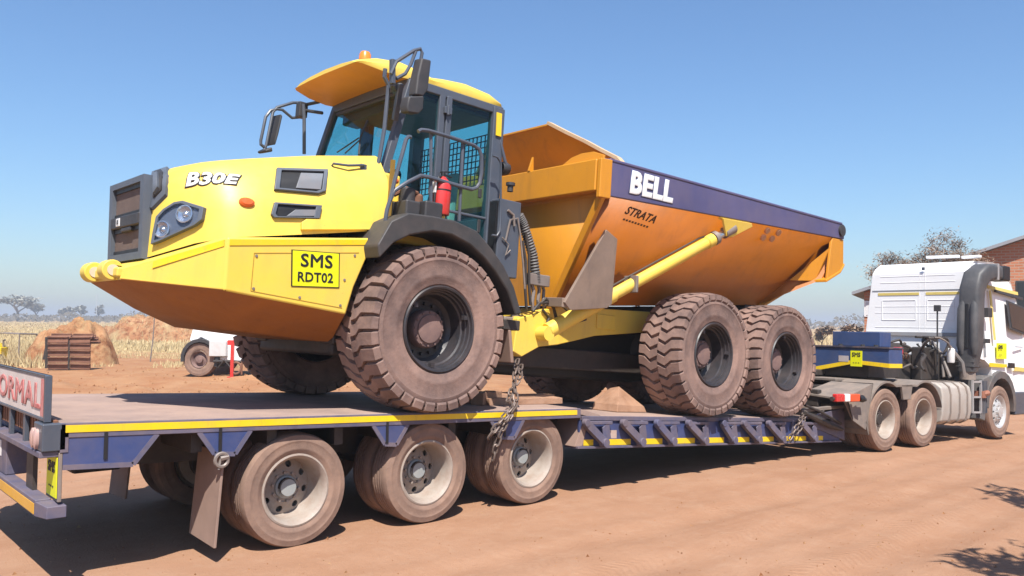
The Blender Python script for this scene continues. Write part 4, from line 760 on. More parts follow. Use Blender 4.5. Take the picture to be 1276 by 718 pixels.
for i in range(30): y = -1.2+.08*i; mb.box((xr+.005, y, 1.0), (xr+.022, y+.04, 1.14))
tp(mb, "ribbed_rear_panel", BROWNB, .003)
mb = MB(); mb.box((xr-.07, -1.28, .90), (xr+.05, 1.28, .94)); tp(mb, "rear_shelf", BLUED, .006)
for s in (-1, 1):
    mb = MB(); mb.box((xr-.06, s*1.06, .94), (xr+.09, s*1.30, 1.125)); lb = tp(mb, "tail_lamp_box", CABG, .01)
    for y in (1.11, 1.19):
        mb = MB(); mb.lathe([(.034, .0), (.034, -.02), (.02, -.03), (0, -.03)], 14, ax='x', c=(xr-.06, s*y, 1.02)); mb.v = [(x, y_, 1.02+(z-1.02)*2.0) for x, y_, z in mb.v]; tp(mb, "tail_lamp", mat("faded_tail_lamp", (.62, .40, .36), .3, .3), parent=lb)
    mb = MB(); mb.box((xr+.045, s*.98, .60), (xr+.07, s*1.295, .93)); tp(mb, "corner_plate", DUSTG, .006)
    mb = MB(); mb.hexa([(-3.16, s*1.16, .50), (-3.02, s*1.16, .50), (-3.0, s*1.31, .50), (-3.12, s*1.31, .50), (-3.16, s*1.16, .60), (-3.02, s*1.16, .60), (-3.0, s*1.31, .58), (-3.12, s*1.31, .58)]); tp(mb, "bumper_end", BLUED, .006)
mb = MB(); mb.box((xr+.037, -1.285, .625), (xr+.043, -1.02, .895)); fp = tp(mb, "fleet_plate", FLUO, .002)
text("SMS", .105, BLK, fp, (xr+.036, -1.152, .82), (0, -1, 0), (0, 0, 1), bold=.002, sx=1.0); text("- - -", .085, BLK, fp, (xr+.036, -1.152, .70), (0, -1, 0), (0, 0, 1), bold=.0015, sx=.82)
mb = MB(); mb.box((xr-.06, -1.16, .50), (xr+.04, 1.16, .61)); tp(mb, "rear_bumper", BLUED, .008)
mb = MB(); mb.box((xr-.065, -1.15, .515), (xr-.061, 1.15, .585)); tp(mb, "bumper_tape", mat("orange_yellow_tape", (.80, .42, .03), .5, .3, (.6, .4, .25)))
mb = MB(); mb.box((xr-.03, -.05, .61), (xr+.12, .50, .90)); bx = tp(mb, "rear_tool_box", BLUED, .01)
mb = MB(); mb.box((xr-.034, .12, .74), (xr-.03, .40, .86)); tp(mb, "number_plate", WHT, parent=bx)
mb = MB(); mb.box((xr+.0, -.8, .60), (xr+.03, -.6, .9)); mb.box((xr+.0, .75, .60), (xr+.03, .95, .9)); tp(mb, "bumper_hanger", DARK)
mb = MB(); mb.box((-3.05, -HW, .93), (-3.0, HW, zh(-3.05)-.045)); tp(mb, "rear_cross_member", BLUED)

# ------------------------------------------------------------------ chains, timbers, chock
link = MB(); L_ = .040; Rl_ = .021
pp = [(L_*(1 if abs(math.cos(a)) > .01 else 0)*(1 if math.cos(a) > 0 else -1)*.62+Rl_*math.cos(a), Rl_*math.sin(a)*1.15, 0) for a in [2*math.pi*(i+.5)/12 for i in range(12)]]
link.tube(pp, .0098, 5, closed=True); lk0 = link.build("chain_link", CHAINM, smooth=60)
def chain(paths, label, group=None):
    a = Vector(paths[0][0]); t_ = thing("lashing_chain", label, "chain", a, group=group); first = True
    for pts in paths:
        P = [Vector(p) for p in pts]; d = [0]
        for i in range(1, len(P)): d.append(d[-1]+(P[i]-P[i-1]).length)
        n = int(d[-1]/.078)
        for k in range(n):
            s = (k+.5)/n*d[-1]; j = max(i for i in range(len(d)) if d[i] <= s); j = min(j, len(P)-2); f = (s-d[j])/(d[j+1]-d[j]); c = P[j].lerp(P[j+1], f); dr = (P[j+1]-P[j]).normalized()
            o = lk0.copy(); COL.objects.link(o); o.parent = t_; o.location = c-a
            qq = dr.to_track_quat('X', 'Z').to_euler(); o.rotation_euler = qq; o.rotation_euler.rotate_axis('X', (math.pi/2 if k % 2 else 0)+.6+random.uniform(-.25, .25))
    return t_
p = lambda x, y, yy=-1.33: PW(x, y, yy)
chain([[p(645, 448, -1.05), p(641, 465, -1.15), p(641, 480, -1.25), p(643, 500), p(641, 511, -1.36), p(628, 528, -1.36), p(611, 543, -1.34)], [p(641, 503), p(632, 522, -1.38), p(624, 540, -1.36), p(618, 556, -1.34), p(614, 574, -1.30)], [p(649, 455, -1.05), p(648, 470, -1.18), p(638, 484, -1.22), p(634, 497, -1.28), p(640, 507, -1.35), p(622, 527, -1.37), p(608, 547, -1.34)]], "dusty double chain lashed down over the deck edge behind the big front wheel")
chain([[p(1000, 517, -1.30), p(996, 527, -1.36), p(989, 538, -1.36), p(983, 548, -1.34)], [p(1003, 518, -1.30), p(999, 530, -1.36), p(992, 542, -1.36)]], "short dusty chain hooked to the low frame under the rearmost dump truck wheel")
bpy.data.objects.remove(lk0)
def deckpt(px, py, x_frame=None, f=zh):
    d = ray(px, py); t0 = 0
    lo, hi = 1., 30.
    for _ in range(50):
        mdl = (lo+hi)/2; q = CAM+d*mdl
        if q.z > (zh(q.x) if q.x < 1.9 else max(zl(q.x), zh(1.9)-(q.x-1.9)*.3)): lo = mdl
        else: hi = mdl
    return CAM+d*lo
def rough_block(name, pts, h, label, mt, cat, group=None, top=.9):
    mb = MB(); P = [Vector(q) for q in pts]; c = sum(P, Vector())/len(P); T = [c+(q-c)*top+Vector((random.uniform(-.02, .02), random.uniform(-.02, .02), h*random.uniform(.85, 1.1))) for q in P]; k = len(P)
    mb.add([q-Vector((0, 0, .01)) for q in P]+T, [tuple(range(k))[::-1], tuple(range(k, 2*k))]+[(i, (i+1) % k, k+(i+1) % k, k+i) for i in range(k)]); o = mb.build(name, mt, None, .012, 35); return tag(o, label, cat, group)
def timber(x, y, ang, ln, w, h, z, label):
    mb = MB(); n = 8
    for i in range(n-1):
        pass
    sec = [[(-ln/2+ln*i/(n-1), sy*w/2*(1+random.uniform(-.12, .12)), (h if sz else 0)*(1+random.uniform(-.1, .1))) for sy, sz in ((-1, 0), (1, 0), (1, 1), (-1, 1))] for i in range(n)]
    mb.add([q for s_ in sec for q in s_], [(i*4+j, i*4+(j+1) % 4, (i+1)*4+(j+1) % 4, (i+1)*4+j) for i in range(n-1) for j in range(4)]+[(0, 1, 2, 3), tuple(range(4*n-4, 4*n))])
    sl_ = math.atan(.041 if x < 1.9 else .074); o = mb.build("timber_plank", TIMB, None, .006, 30); o.location = (x, y, z); o.rotation_euler = (0, sl_, ang); return tag(o, label, "timber", "loose timber dunnage on the trailer deck")
timber(1.62, -.72, .02, 1.1, .16, .07, zh(1.62), "long dusty timber plank lying along the deck behind the dangling chain")
timber(1.30, -.35, -.35, .8, .20, .10, zh(1.3), "short crooked timber with a raised end behind the big front wheel")
timber(1.85, -.30, .05, 1.2, .18, .06, zh(1.85)+.012, "flat timber plank farther in under the dump truck frame")
timber(1.20, -.62, .5, .55, .14, .13, zh(1.2), "thick stub of timber between front wheel and chain")
mb = MB(); mb.add([(-.28, -.2, 0), (.30, -.2, 0), (.30, .2, 0), (-.28, .2, 0), (-.25, -.18, .085), (.27, -.18, .07), (.27, .2, .07), (-.25, .2, .085), (-.02, .0, .30), (.0, .16, .27)], [(0, 3, 2, 1), (0, 1, 5, 4), (1, 2, 6, 5), (2, 3, 7, 6), (3, 0, 4, 7), (4, 5, 8), (5, 6, 9, 8), (6, 7, 9), (7, 4, 8, 9)])
o = mb.build("wheel_chock", TIMB, None, .008, 0); q_ = PW(771, 508, -.62); o.location = (q_.x, -.62, zl(q_.x)+.003); o.rotation_euler = (0, .074, .05); tag(o, "dusty pointed wheel chock on the low deck before the middle dump truck wheel", "wheel chock")
# ------------------------------------------------------------------ white tractor unit
TT, TA = -.0467, .0306
RT = Matrix.Rotation(TT, 3, 'Z') @ Matrix.Rotation(TA, 3, 'Y'); O_T = Vector((8.427, -1.557, .374))
TK = thing("tractor_truck", "white high-roof truck tractor with tall black air intake, parked ahead of the lowered trailer", "truck", O_T+RT @ Vector((0, 1.07, -.48)), (0, TA, TT))
OT = (0, -1.07, .48)
def kp(mb, name, mt, bevel=0., smooth=35., parent=None, **k): return mb.build(name, mt, parent or TK, bevel, smooth, loc=None if parent else OT, **k)
camT = RT.inverted() @ (CAM-O_T)
def PT(px, py, ax, v): d = RT.inverted() @ ray(px, py); return camT+d*((v-camT[ax])/d[ax])
kw = truck_wheel(.482, .14, .293, .055, RIMW, HUBD); kw.parent = TK
def kl(x, y): return Vector(OT)+Vector((x, y, 0))
kw.location = kl(0, .14); first = True
for x in (0, 1.238):
    for y, rz in ((.14, 0), (.46, 0), (1.68, math.pi), (2.0, math.pi)):
        if x == 0 and y == .14: continue
        dup(kw, TK, kl(x, y), (0, x*2+y, rz))
fw = MB(); f = .293
fw.lathe([(f+.012, -.115), (f+.008, -.128), (f-.012, -.12), (f-.03, -.09), (f-.05, -.075)], 40); holed_disc(fw, .155, .20, .026, f-.05, -.118, -.075, 10); fw.lathe([(.155, -.118), (.10, -.120), (.095, -.15), (.0, -.155)], 28); bolts(fw, 10, .128, -.118, .011, .03); fw.lathe([(f, .12), (0, .12)], 24)
fw = fw.build("wheel", RIMS, TK, smooth=40); tyre_mb(.482, .30, .14, n=60).build("tyre", TYRE2, fw, smooth=40); fw.location = kl(4.227, .15); dup(fw, TK, kl(4.227, 1.99), (0, .4, math.pi))
mb = MB(); mb.box((-1.25, .68, .18), (5.0, .76, .50)); mb.box((-1.25, 1.38, .18), (5.0, 1.46, .50)); mb.box((-1.25, .4, .2), (-1.15, 1.75, .45))
for x in (0, 1.238, 4.227): mb.lathe([(.09, .1), (.09, .8), (.2, .95), (.2, 1.2), (.09, 1.35), (.09, 2.0)], 16, c=(x, 0, 0), cap=True)
mb.box((.15, .6, .50), (1.15, 1.55, .58)); mb.box((3.2, .5, .05), (5.2, 1.6, .9)); kp(mb, "chassis", DARK, .015)
# rear mudguards: curved sheets over both tyres with a hanging flap behind
for y0, y1 in ((-.02, .62), (1.52, 2.16)):
    mb = MB(); pr = []
    for a in np.linspace(200, 62, 14): pr.append((.60*math.cos(math.radians(a)), .60*math.sin(math.radians(a))))
    pr += [(.45, .535), (.80, .535)]
    for a in np.linspace(118, 15, 11): pr.append((1.238+.60*math.cos(math.radians(a)), .60*math.sin(math.radians(a))))
    pr = [(-.66, -.12), (-.66, .0), (-.62, .12), (-.80, .30)][:2]+pr; k = len(pr); pi = [(x*(.965 if x < .6 else 1)-(.0), z*.955-.005) for x, z in pr]
    mb.add([(x, y, z) for y in (y0, y1) for x, z in pr]+[(x, y, z) for y in (y0, y1) for x, z in pi], [(i, i+1, k+i+1, k+i) for i in range(k-1)]+[(2*k+i, 3*k+i, 3*k+i+1, 2*k+i+1) for i in range(k-1)]+[(i, 2*k+i, 2*k+i+1, i+1) for i in range(k-1)]+[(k+i, k+i+1, 3*k+i+1, 3*k+i) for i in range(k-1)]+[(0, k, 3*k, 2*k), (k-1, 3*k-1, 4*k-1, 2*k-1+k-k)][:1])
    kp(mb, "mudguard", DUSTG, smooth=40)
    mb = MB(); mb.uw([(.50, .30), (.74, .30), (.80, .54), (.44, .54)], y0+.0, y0+.04); kp(mb, "mudguard_web", DUSTG, .006)
mb = MB(); mb.hexa([(-1.28, -.02, .32), (-.45, -.02, .52), (-.45, .66, .52), (-1.28, .66, .36), (-1.28, -.02, .345), (-.45, -.02, .56), (-.45, .66, .56), (-1.28, .66, .39)]); mb.ext([(-1.28, -.02, .345), (-.45, -.02, .56), (-.60, -.02, .05), (-.66, -.02, -.12), (-1.0, -.02, .02)], (0, .02, 0)); kp(mb, "rear_valance", DUSTG, .008)
a = PT(1036, 497, 1, -.12); b_ = PT(1078, 498, 1, -.12); mb = MB(); mb.tube([a, b_], .03, 8); kp(mb, "lamp_bar", DARK)
def lamp(x0, x1, mt):
    P0, P1 = PT(x0, 496, 1, -.14), PT(x1, 496, 1, -.14); mb = MB(); mb.box((P0.x, -.18, P0.z-.055), (P1.x, -.10, P0.z+.055)); kp(mb, "tail_lamp", mt, .015)
lamp(1040, 1050, REDL); lamp(1051, 1057, WHT); lamp(1058, 1069, mat("orange_red_lens", (.75, .10, .03), .3))
mb = MB(); c = PT(1073, 497, 1, -.14); mb.lathe([(.04, -.06), (.055, .03), (0, .04)], 12, ax='x', c=tuple(c)); kp(mb, "marker_lamp", BLK)
# fuel tank with straps, step ladder
mb = MB(); tz0, tz1 = -.15, .55
tk_ = [(.10, tz1), (.0, tz1-.07), (-.03, tz1-.2), (-.03, tz0+.2), (.0, tz0+.06), (.10, tz0), (.62, tz0), (.62, tz1)]
mb.ext([(1.83, y, z) for y, z in tk_], (1.10, 0, 0)); tank = kp(mb, "fuel_tank", ALU, .03, seg=3)
for x in (2.08, 2.42, 2.72):
    mb = MB(); P = [(x, y-.012 if y < .3 else y, z+(.012 if z > .4 else -.012 if z < 0 else 0)) for y, z in tk_]; mb.ext(P, (.05, 0, 0)); kp(mb, "tank_strap", DUSTG, .006, parent=tank)
mb = MB()
for px in (1212, 1222): mb.beam(PT(px, 474, 1, -.03), PT(px, 515, 1, -.03), .03, .03)
for py in (476, 495, 514): mb.beam(PT(1212, py, 1, -.03), PT(1222, py, 1, -.03), .03, .03)
kp(mb, "step_ladder", LGREY); mb = MB(); c = PT(1225, 491, 1, -.02); mb.box((c.x-.12, -.06, c.z-.07), (c.x+.05, .1, c.z+.05)); mb.tube([c+Vector((0, 0, .0)), c+Vector((.1, -.05, .02))], .05, 8); kp(mb, "side_marker", mat("rust_red_marker", (.35, .13, .08), .6, .4))
# cab
X0 = 3.25
def cabx(y, z): return X0
mb = MB(); prof = [(3.25, 1.0), (3.25, 1.42), (3.25, 2.55), (3.33, 2.66), (3.50, 2.76), (4.35, 2.80), (4.75, 2.72), (5.05, 2.45), (5.32, 1.75), (5.42, 1.2), (5.44, .30), (4.98, .28)]
arch = [(4.227+.66*math.cos(a), .0+.66*math.sin(a)) for a in np.linspace(math.radians(25), math.radians(118), 10)]
pr = prof+[(x, max(z, .28)) for x, z in arch]+[(3.88, .82), (3.6, .95)]
ys = [(.0, 0), (.02, -.02)]
secs = []
for y, ins, top in ((.045, .03, .05), (.015, .0, 0.), (2.12, .0, 0.), (2.09, .03, .05)):
    secs.append([(x, y+((.16 if y < 1 else -.16)*max(0, (z-1.6)/1.2)), z) if True else None for x, z in [(4.3+(x-4.3)*(1-ins*.3), z-(top if z > 2.6 else 0)*.3) for x, z in pr]])
k = len(pr); mb.add([p_ for s_ in secs for p_ in s_], [(i*k+j, i*k+(j+1) % k, (i+1)*k+(j+1) % k, (i+1)*k+j) for i in range(3) for j in range(k)]+[tuple(range(k)), tuple(range(3*k, 4*k))])
cabm = kp(mb, "cab", WHITE, .03, 30, seg=3)
yS = lambda z: .015+.16*max(0, (z-1.6)/1.2)
# rear wall: pressed ribs, stripes, seams
mb = MB()
for z in (1.52, 1.80, 1.92, 2.38, 2.50): mb.box((X0-.005, .30+.1*(z > 2.1), z-.005), (X0+.03, 1.92-.1*(z > 2.1), z+.005))
for y in (.95, 1.05): mb.box((X0-.004, y-.005, 1.45), (X0+.03, y+.005, 2.60))
for a in ((.42, .9, 1.66, 2.04), (1.12, 1.78, 1.66, 2.04)):
    y0, y1, z0, z1 = a; mb.beam((X0, y0, z0), (X0, y1, z0), .014, .014); mb.beam((X0, y0, z1), (X0, y1, z1), .014, .014); mb.beam((X0, y0, z0), (X0, y0, z1), .014, .014); mb.beam((X0, y1, z0), (X0, y1, z1), .014, .014)
kp(mb, "rear_wall_ribs", WHITE, .004)
mb = MB(); mb.box((X0-.006, .12, 2.215), (X0+.03, 1.98, 2.235)); kp(mb, "cab_seam", mat("seam_grey", (.25, .27, .3), .6))
for y0, y1 in ((.16, .93), (1.06, 1.86)):
    mb = MB(); mb.box((X0-.008, y0, 2.135), (X0+.03, y1, 2.185)); kp(mb, "reflective_stripe", FLUOP)
mb = MB(); mb.box((X0-.04, .05, 1.36), (X0+.05, 2.08, 1.43)); kp(mb, "cab_rear_sill", mat("cab_grey", (.35, .36, .38), .6, .3))
mb = MB(); mb.box((X0-.03, .95, 2.60), (X0+.0, 1.0, 2.66)); kp(mb, "roof_catch", CABG)
mb = MB()
for px0, px1 in ((1155, 1195), (1199, 1222)): mb.beam(PT(px0, 321, 0, 3.6), PT(px1, 319.5, 0, 3.6), .10, .05)
kp(mb, "roof_spoiler", WHITE, .01)
mb = MB(); mb.uw([(3.58, 1.0), (3.60, 1.0), (3.60, 2.36), (3.58, 2.36)], .0, .03); mb.v = [(x, y+yS(z)-.018, z) for x, y, z in mb.v]; kp(mb, "door_seam", mat("seam_grey2", (.3, .31, .33), .6))
def side(name, poly, mt, th=.01, **k):
    mb = MB(); P = [(x, yS(z)-th, z) for x, z in poly]; mb.ext(P, (0, th+.012, 0)); return kp(mb, name, mt, **k)
sp = lambda pts: [(PT(x, y, 1, .05).x, PT(x, y, 1, .05).z) for x, y in pts]
dw = side("door_window_frame", sp([(1256, 374), (1280, 384), (1280, 420), (1256, 410)]), DKPL, .012, bevel=.01); side("door_window", sp([(1257.5, 377), (1280, 387), (1280, 417), (1257.5, 408)]), mat("dark_door_glass", (.02, .028, .03), .08), .016)
side("door_gutter", sp([(1243, 361), (1276, 371), (1276, 374), (1243, 364)]), DKPL, .03)
side("reflective_stripe", sp([(1235, 355), (1272, 364), (1272, 368), (1235, 359)]), FLUOP, .004); side("reflective_stripe", sp([(1236.5, 362), (1238.5, 362), (1238.5, 424), (1236.5, 424)]), FLUOP, .004); side("reflective_stripe", sp([(1231, 452), (1252, 454), (1252, 458), (1231, 457)]), YBR, .004)
side("reflective_stripe", sp([(1262, 457), (1280, 459), (1280, 464), (1262, 462)]), FLUOP, .004)
dp = side("fleet_plate", sp([(1240, 427.5), (1251.5, 428), (1251.5, 447.5), (1240, 447)]), FLUO, .005)
c = PT(1245.8, 433, 1, .008); text("SMS", .10, BLK, dp, c+Vector((0, -.016, 0)), (1, 0, 0), (0, 0, 1), bold=.002, sx=1.05); c = PT(1245.8, 442, 1, .008); text("- - -", .08, BLK, dp, c+Vector((0, -.016, 0)), (1, 0, 0), (0, 0, 1), bold=.002, sx=.95)
side("door_handle", sp([(1254, 452), (1261, 452.5), (1261, 459), (1254, 458.5)]), BLK, .02, bevel=.008)
side("door_lettering", sp([(1263, 431), (1272, 432), (1272, 434), (1263, 433)]), mat("faint_grey_lettering", (.55, .57, .6), .6), .004)
# front wheel arch, mud flap, bumper side
mb = MB(); k = 12; aa = np.linspace(math.radians(178), math.radians(-8), k)
for r0, r1 in ((.56, .66),):
    V = []
    for y in (-.02, .55):
        V += [(4.227+r0*math.cos(a), y, r0*math.sin(a)+.06) for a in aa]+[(4.227+r1*math.cos(a)*1.02, y, r1*math.sin(a)+.10) for a in aa]
    F_ = []
    for i in range(k-1): F_ += [(i, i+1, k+i+1, k+i), (2*k+i, 3*k+i, 3*k+i+1, 2*k+i+1), (i, 2*k+i, 2*k+i+1, i+1), (k+i, k+i+1, 3*k+i+1, 3*k+i)]
    mb.add(V, F_+[(0, k, 3*k, 2*k), (k-1, 3*k-1, 4*k-1, 2*k-1)])
kp(mb, "wheel_arch", mat("grey_wheel_arch", (.09, .095, .10), .6, .3), .01)
mb = MB(); mb.hexa([(3.32, -.02, -.10), (3.50, -.02, -.14), (3.50, .5, -.14), (3.32, .5, -.10), (3.42, -.02, .62), (3.72, -.02, .68), (3.72, .5, .68), (3.42, .5, .62)]); kp(mb, "mudguard_front", mat("ribbed_grey_guard", (.12, .12, .125), .65, .5, (.25, .2, .17)), .02)
mb = MB()
for i in range(4): mb.box((3.34+.07*i, -.03, .0), (3.36+.07*i, .0, .58))
kp(mb, "guard_ribs", CABG)
mb = MB(); mb.box((4.90, .0, -.08), (5.44, 2.1, .36)); mb.box((4.8, .2, -.14), (5.2, .6, .05)); kp(mb, "front_bumper", CABG, .03)
# tall air intake
mb = MB(); mb.tube([(3.07, .10, .60), (3.07, .10, .75)], .13, 16)
base_ = kp(mb, "intake_base", DUSTG)
INT = mat("sooty_intake_plastic", (.06, .063, .07), .55, .45, (.20, .18, .17), 2.5, .2)
def rrect(cx, cy, z, hx, hy, dirx=None):
    pts = []
    for q in range(4):
        for t in range(4):
            a = math.radians(90*q+30*t); sx_ = 1 if q in (0, 3) else -1; sy_ = 1 if q in (0, 1) else -1
            pts.append((sx_*(hx-.06)+.06*math.cos(a), sy_*(hy-.06)+.06*math.sin(a)))
    return pts
path = [((3.07, .10, .74), (0, 0, 1), .13, .14), ((3.07, .08, 1.0), (0, 0, 1), .145, .16), ((3.07, .05, 1.2), (0, 0, 1), .155, .17), ((3.08, .04, 1.9), (0, 0, 1), .16, .17), ((3.08, .03, 2.2), (.1, -.1, 1), .17, .17), ((3.14, .0, 2.40), (.6, -.2, .8), .18, .17), ((3.30, -.04, 2.52), (1, -.15, .25), .16, .16), ((3.55, -.06, 2.55), (1, 0, -.03), .14, .15), ((3.80, -.06, 2.55), (1, 0, -.03), .13, .14)]
mb = MB(); V = []
for c, d, hx, hy in path:
    d = Vector(d).normalized(); yv = Vector((0, 1, 0)); xv = yv.cross(d).normalized(); yv = d.cross(xv)
    V += [Vector(c)+xv*a+yv*b for a, b in rrect(0, 0, 0, hx, hy)]
n = 16; mb.add(V, [(i*n+j, i*n+(j+1) % n, (i+1)*n+(j+1) % n, (i+1)*n+j) for i in range(len(path)-1) for j in range(n)]+[tuple(range(n)), tuple(range((len(path)-1)*n, len(path)*n))]); intk = kp(mb, "air_intake", INT, smooth=50)
mb = MB()
for y in (.045,): mb.hexa([(2.90, .02, 1.15), (2.93, .02, 1.15), (2.93, .09, 1.15), (2.90, .09, 1.15), (2.91, .02, 1.95), (2.94, .02, 1.95), (2.94, .09, 1.95), (2.91, .09, 1.95)])
kp(mb, "intake_recess", BLK, .02, parent=intk)
mb = MB(); mb.tube([(2.96, .15, 1.05), (2.94, .16, 1.2), (2.95, .15, 1.85), (2.98, .12, 2.05)], [.05, .075, .075, .05], 12); mb.tube([(2.96, -.06, 1.05), (2.94, -.06, 1.2), (2.95, -.06, 1.85), (2.98, -.05, 2.05)], [.05, .075, .075, .05], 12); kp(mb, "intake_flute", INT, parent=intk)
mb = MB(); mb.box((3.55, -.215, 2.40), (3.62, .09, 2.70)); kp(mb, "intake_band", mat("band_grey", (.33, .33, .34), .5, .2), .01, parent=intk)
mb = MB(); mb.box((3.80, -.21, 2.41), (4.12, .08, 2.69)); kp(mb, "intake_mouth", BLK, .03, parent=intk)
mb = MB()
for z in (.82, .90, .98): mb.box((2.93, -.06, z), (3.21, .25, z+.02))
kp(mb, "intake_clamp", DKPL, .008, parent=intk)
mb = MB(); c = PT(1231, 392, 1, .0); mb.box((c.x-.1, -.05, c.z-.05), (c.x+.08, .1, c.z+.12)); kp(mb, "cab_lock", DKPL, .01); mb = MB(); c = PT(1229, 425, 1, 0); mb.box((c.x-.05, -.05, c.z-.04), (c.x+.06, .1, c.z+.04)); kp(mb, "cab_lock", DKPL, .01)
# clutter behind the cab
mb = MB(); mb.box((1.75, .75, .50), (3.1, 1.5, 1.0)); mb.box((2.3, .55, .56), (3.0, .75, 1.15)); mb.lathe([(.16, -.3), (.16, .3)], 16, c=(2.2, 1.1, 1.05), cap=True); mb.box((1.9, 1.5, .5), (2.8, 2.0, .95)); kp(mb, "gearbox_block", DARK, .03)
for i in range(34):
    y = random.uniform(.25, 1.9); x = random.uniform(1.9, 3.0); z = random.uniform(.7, 1.2); mb = MB()
    pts = [Vector((x, y, z))]; 
    for q in range(6): pts.append(pts[-1]+Vector((random.uniform(-.22, .1), random.uniform(-.16, .16), random.uniform(-.12, .16)))); pts[-1].z = min(max(pts[-1].z, .6), 1.32)
    sm = []
    for q in range(len(pts)-1): sm += [pts[q].lerp(pts[q+1], t) for t in (0, .5)]
    sm = [sm[0]]+[(sm[i-1]+sm[i]*2+sm[i+1])/4 for i in range(1, len(sm)-1)]+[sm[-1]]
    mb.tube(sm, random.uniform(.014, .03), 7); kp(mb, "air_hose", random.choice([DARK, DKPL, DARK, DARK, DUSTG, RUST]))
for i, c_ in enumerate((RUST, RUST, DUSTG, DUSTG, RUST)):            # hanging coiled suzi hoses
    mb = MB(); y = .75+.12*i; mb.tube([(1.0+.014*j, y+.055*math.cos(j*.9), .66+.004*j+.055*math.sin(j*.9)+.10*math.sin(j/80*math.pi)) for j in range(84)], .011, 5); kp(mb, "coiled_hose", c_)
mb = MB(); mb.tube([PT(1150, 430, 0, 2.7), PT(1158, 422, 0, 2.7), PT(1172, 440, 0, 2.7), PT(1184, 470, 0, 2.6)], .03, 8); mb.tube([PT(1183, 432, 0, 2.7), PT(1199, 452, 0, 2.75), PT(1202, 470, 0, 2.75)], .035, 8); mb.tube([PT(1174, 447, 0, 2.7), PT(1176, 470, 0, 2.6)], .025, 8); kp(mb, "catwalk_frame", mat("dull_pipe", (.13, .12, .115), .6, .4))
mb = MB(); a = PT(1185, 443, 0, 2.68); mb.lathe([(.055, -.13), (.065, -.11), (.065, .11), (.03, .13)], 14, ax='z', c=tuple(a), cap=True); kp(mb, "filter_canister", WHT)
mb = MB(); a = PT(1168, 462, 0, 2.6); b_ = PT(1168, 386, 0, 2.6); mb.tube([a, b_], .014, 6); mb.box(tuple(b_-Vector((.03, .05, .03))), tuple(b_+Vector((.03, .05, .08)))); kp(mb, "work_lamp_mast", DKPL)
mb = MB(); a = PT(1119, 437, 0, 1.6); mb.box(tuple(a-Vector((.06, .07, .06))), tuple(a+Vector((.06, .07, .06)))); kp(mb, "red_coupling", RED, .02)
mb = MB(); mb.box((1.55, .3, .53), (3.1, 1.9, .56)); mb.box((-.4, .62, .56), (1.5, 1.55, .60)); mb.lathe([(.42, 0), (.42, .06)], 24, ax='z', c=(.55, 1.07, .62), cap=True); kp(mb, "deck_plate", DUSTG, .006)
# ------------------------------------------------------------------ gooseneck resting on the tractor
GN = thing("trailer_gooseneck", "blue steel gooseneck with yellow stripe and box, resting behind the white tractor cab", "gooseneck", O_T+RT @ Vector((.4, 1.1, .62)), (0, TA, TT))
def np_(mb, name, mt, bevel=0., parent=None): return mb.build(name, mt, parent or GN, bevel, 35, loc=None if parent else (-.4, -1.1, -.62))
GB = mat("gooseneck_blue", (.03, .07, .20), .5, .2, (.2, .16, .15), 4, .15)
mb = MB(); mb.ext([(.0, -.04, .83), (.0, .55, .88), (.0, 1.2, .74), (.0, 2.2, .74), (.0, 2.2, 1.09), (.0, -.04, 1.09)], (.42, 0, 0)); np_(mb, "neck_beam", GB, .012)
mb = MB(); mb.ext([(-.006, -.04, .80), (-.006, .55, .84), (-.006, 1.2, .70), (-.006, 2.2, .70), (-.006, 2.2, .765), (-.006, 1.2, .765), (-.006, .55, .90), (-.006, -.04, .865)], (.05, 0, 0)); mb.box((.0, -.046, .80), (.40, -.03, .865)); np_(mb, "reflective_tape", YBR)
mb = MB(); mb.box((-.02, -.05, 1.09), (.44, 2.2, 1.12)); np_(mb, "neck_top_plate", mat("dark_blue_plate", (.03, .04, .08), .5, .4), .006)
mb = MB(); mb.box((.06, .14, 1.12), (.40, .95, 1.35)); np_(mb, "tool_box", GB, .01)
mb = MB(); a, b_ = PT(1060, 437, 0, -.008), PT(1074, 457, 0, -.008); mb.box((-.012, b_.y, b_.z), (.0, a.y, a.z)); gp = np_(mb, "fleet_plate", FLUO); c = (a+b_)/2
text("SMS", .095, BLK, gp, (-.013, c.y, c.z+.06), (0, -1, 0), (0, 0, 1), bold=.002, sx=.85); text("- - -", .08, BLK, gp, (-.013, c.y, c.z-.06), (0, -1, 0), (0, 0, 1), bold=.002, sx=.8)
mb = MB(); a, b_ = PT(1045, 443, 0, -.008), PT(1057, 451, 0, -.008); mb.box((-.01, b_.y, b_.z), (.0, a.y, a.z)); np_(mb, "number_plate", mat("grubby_plate", (.5, .45, .45), .6, .4))
mb = MB(); mb.box((.1, .35, .62), (1.1, 1.8, .86)); mb.box((-.15, 1.1, .62), (.3, 2.1, .72)); np_(mb, "neck_frame", DARK, .02)
mb = MB()
for y in (.2, .42, .8, 1.3): mb.lathe([(.035, 0), (.035, .03)], 8, ax='z', c=(.05, y, 1.12), cap=True)
np_(mb, "neck_pins", DKPL)
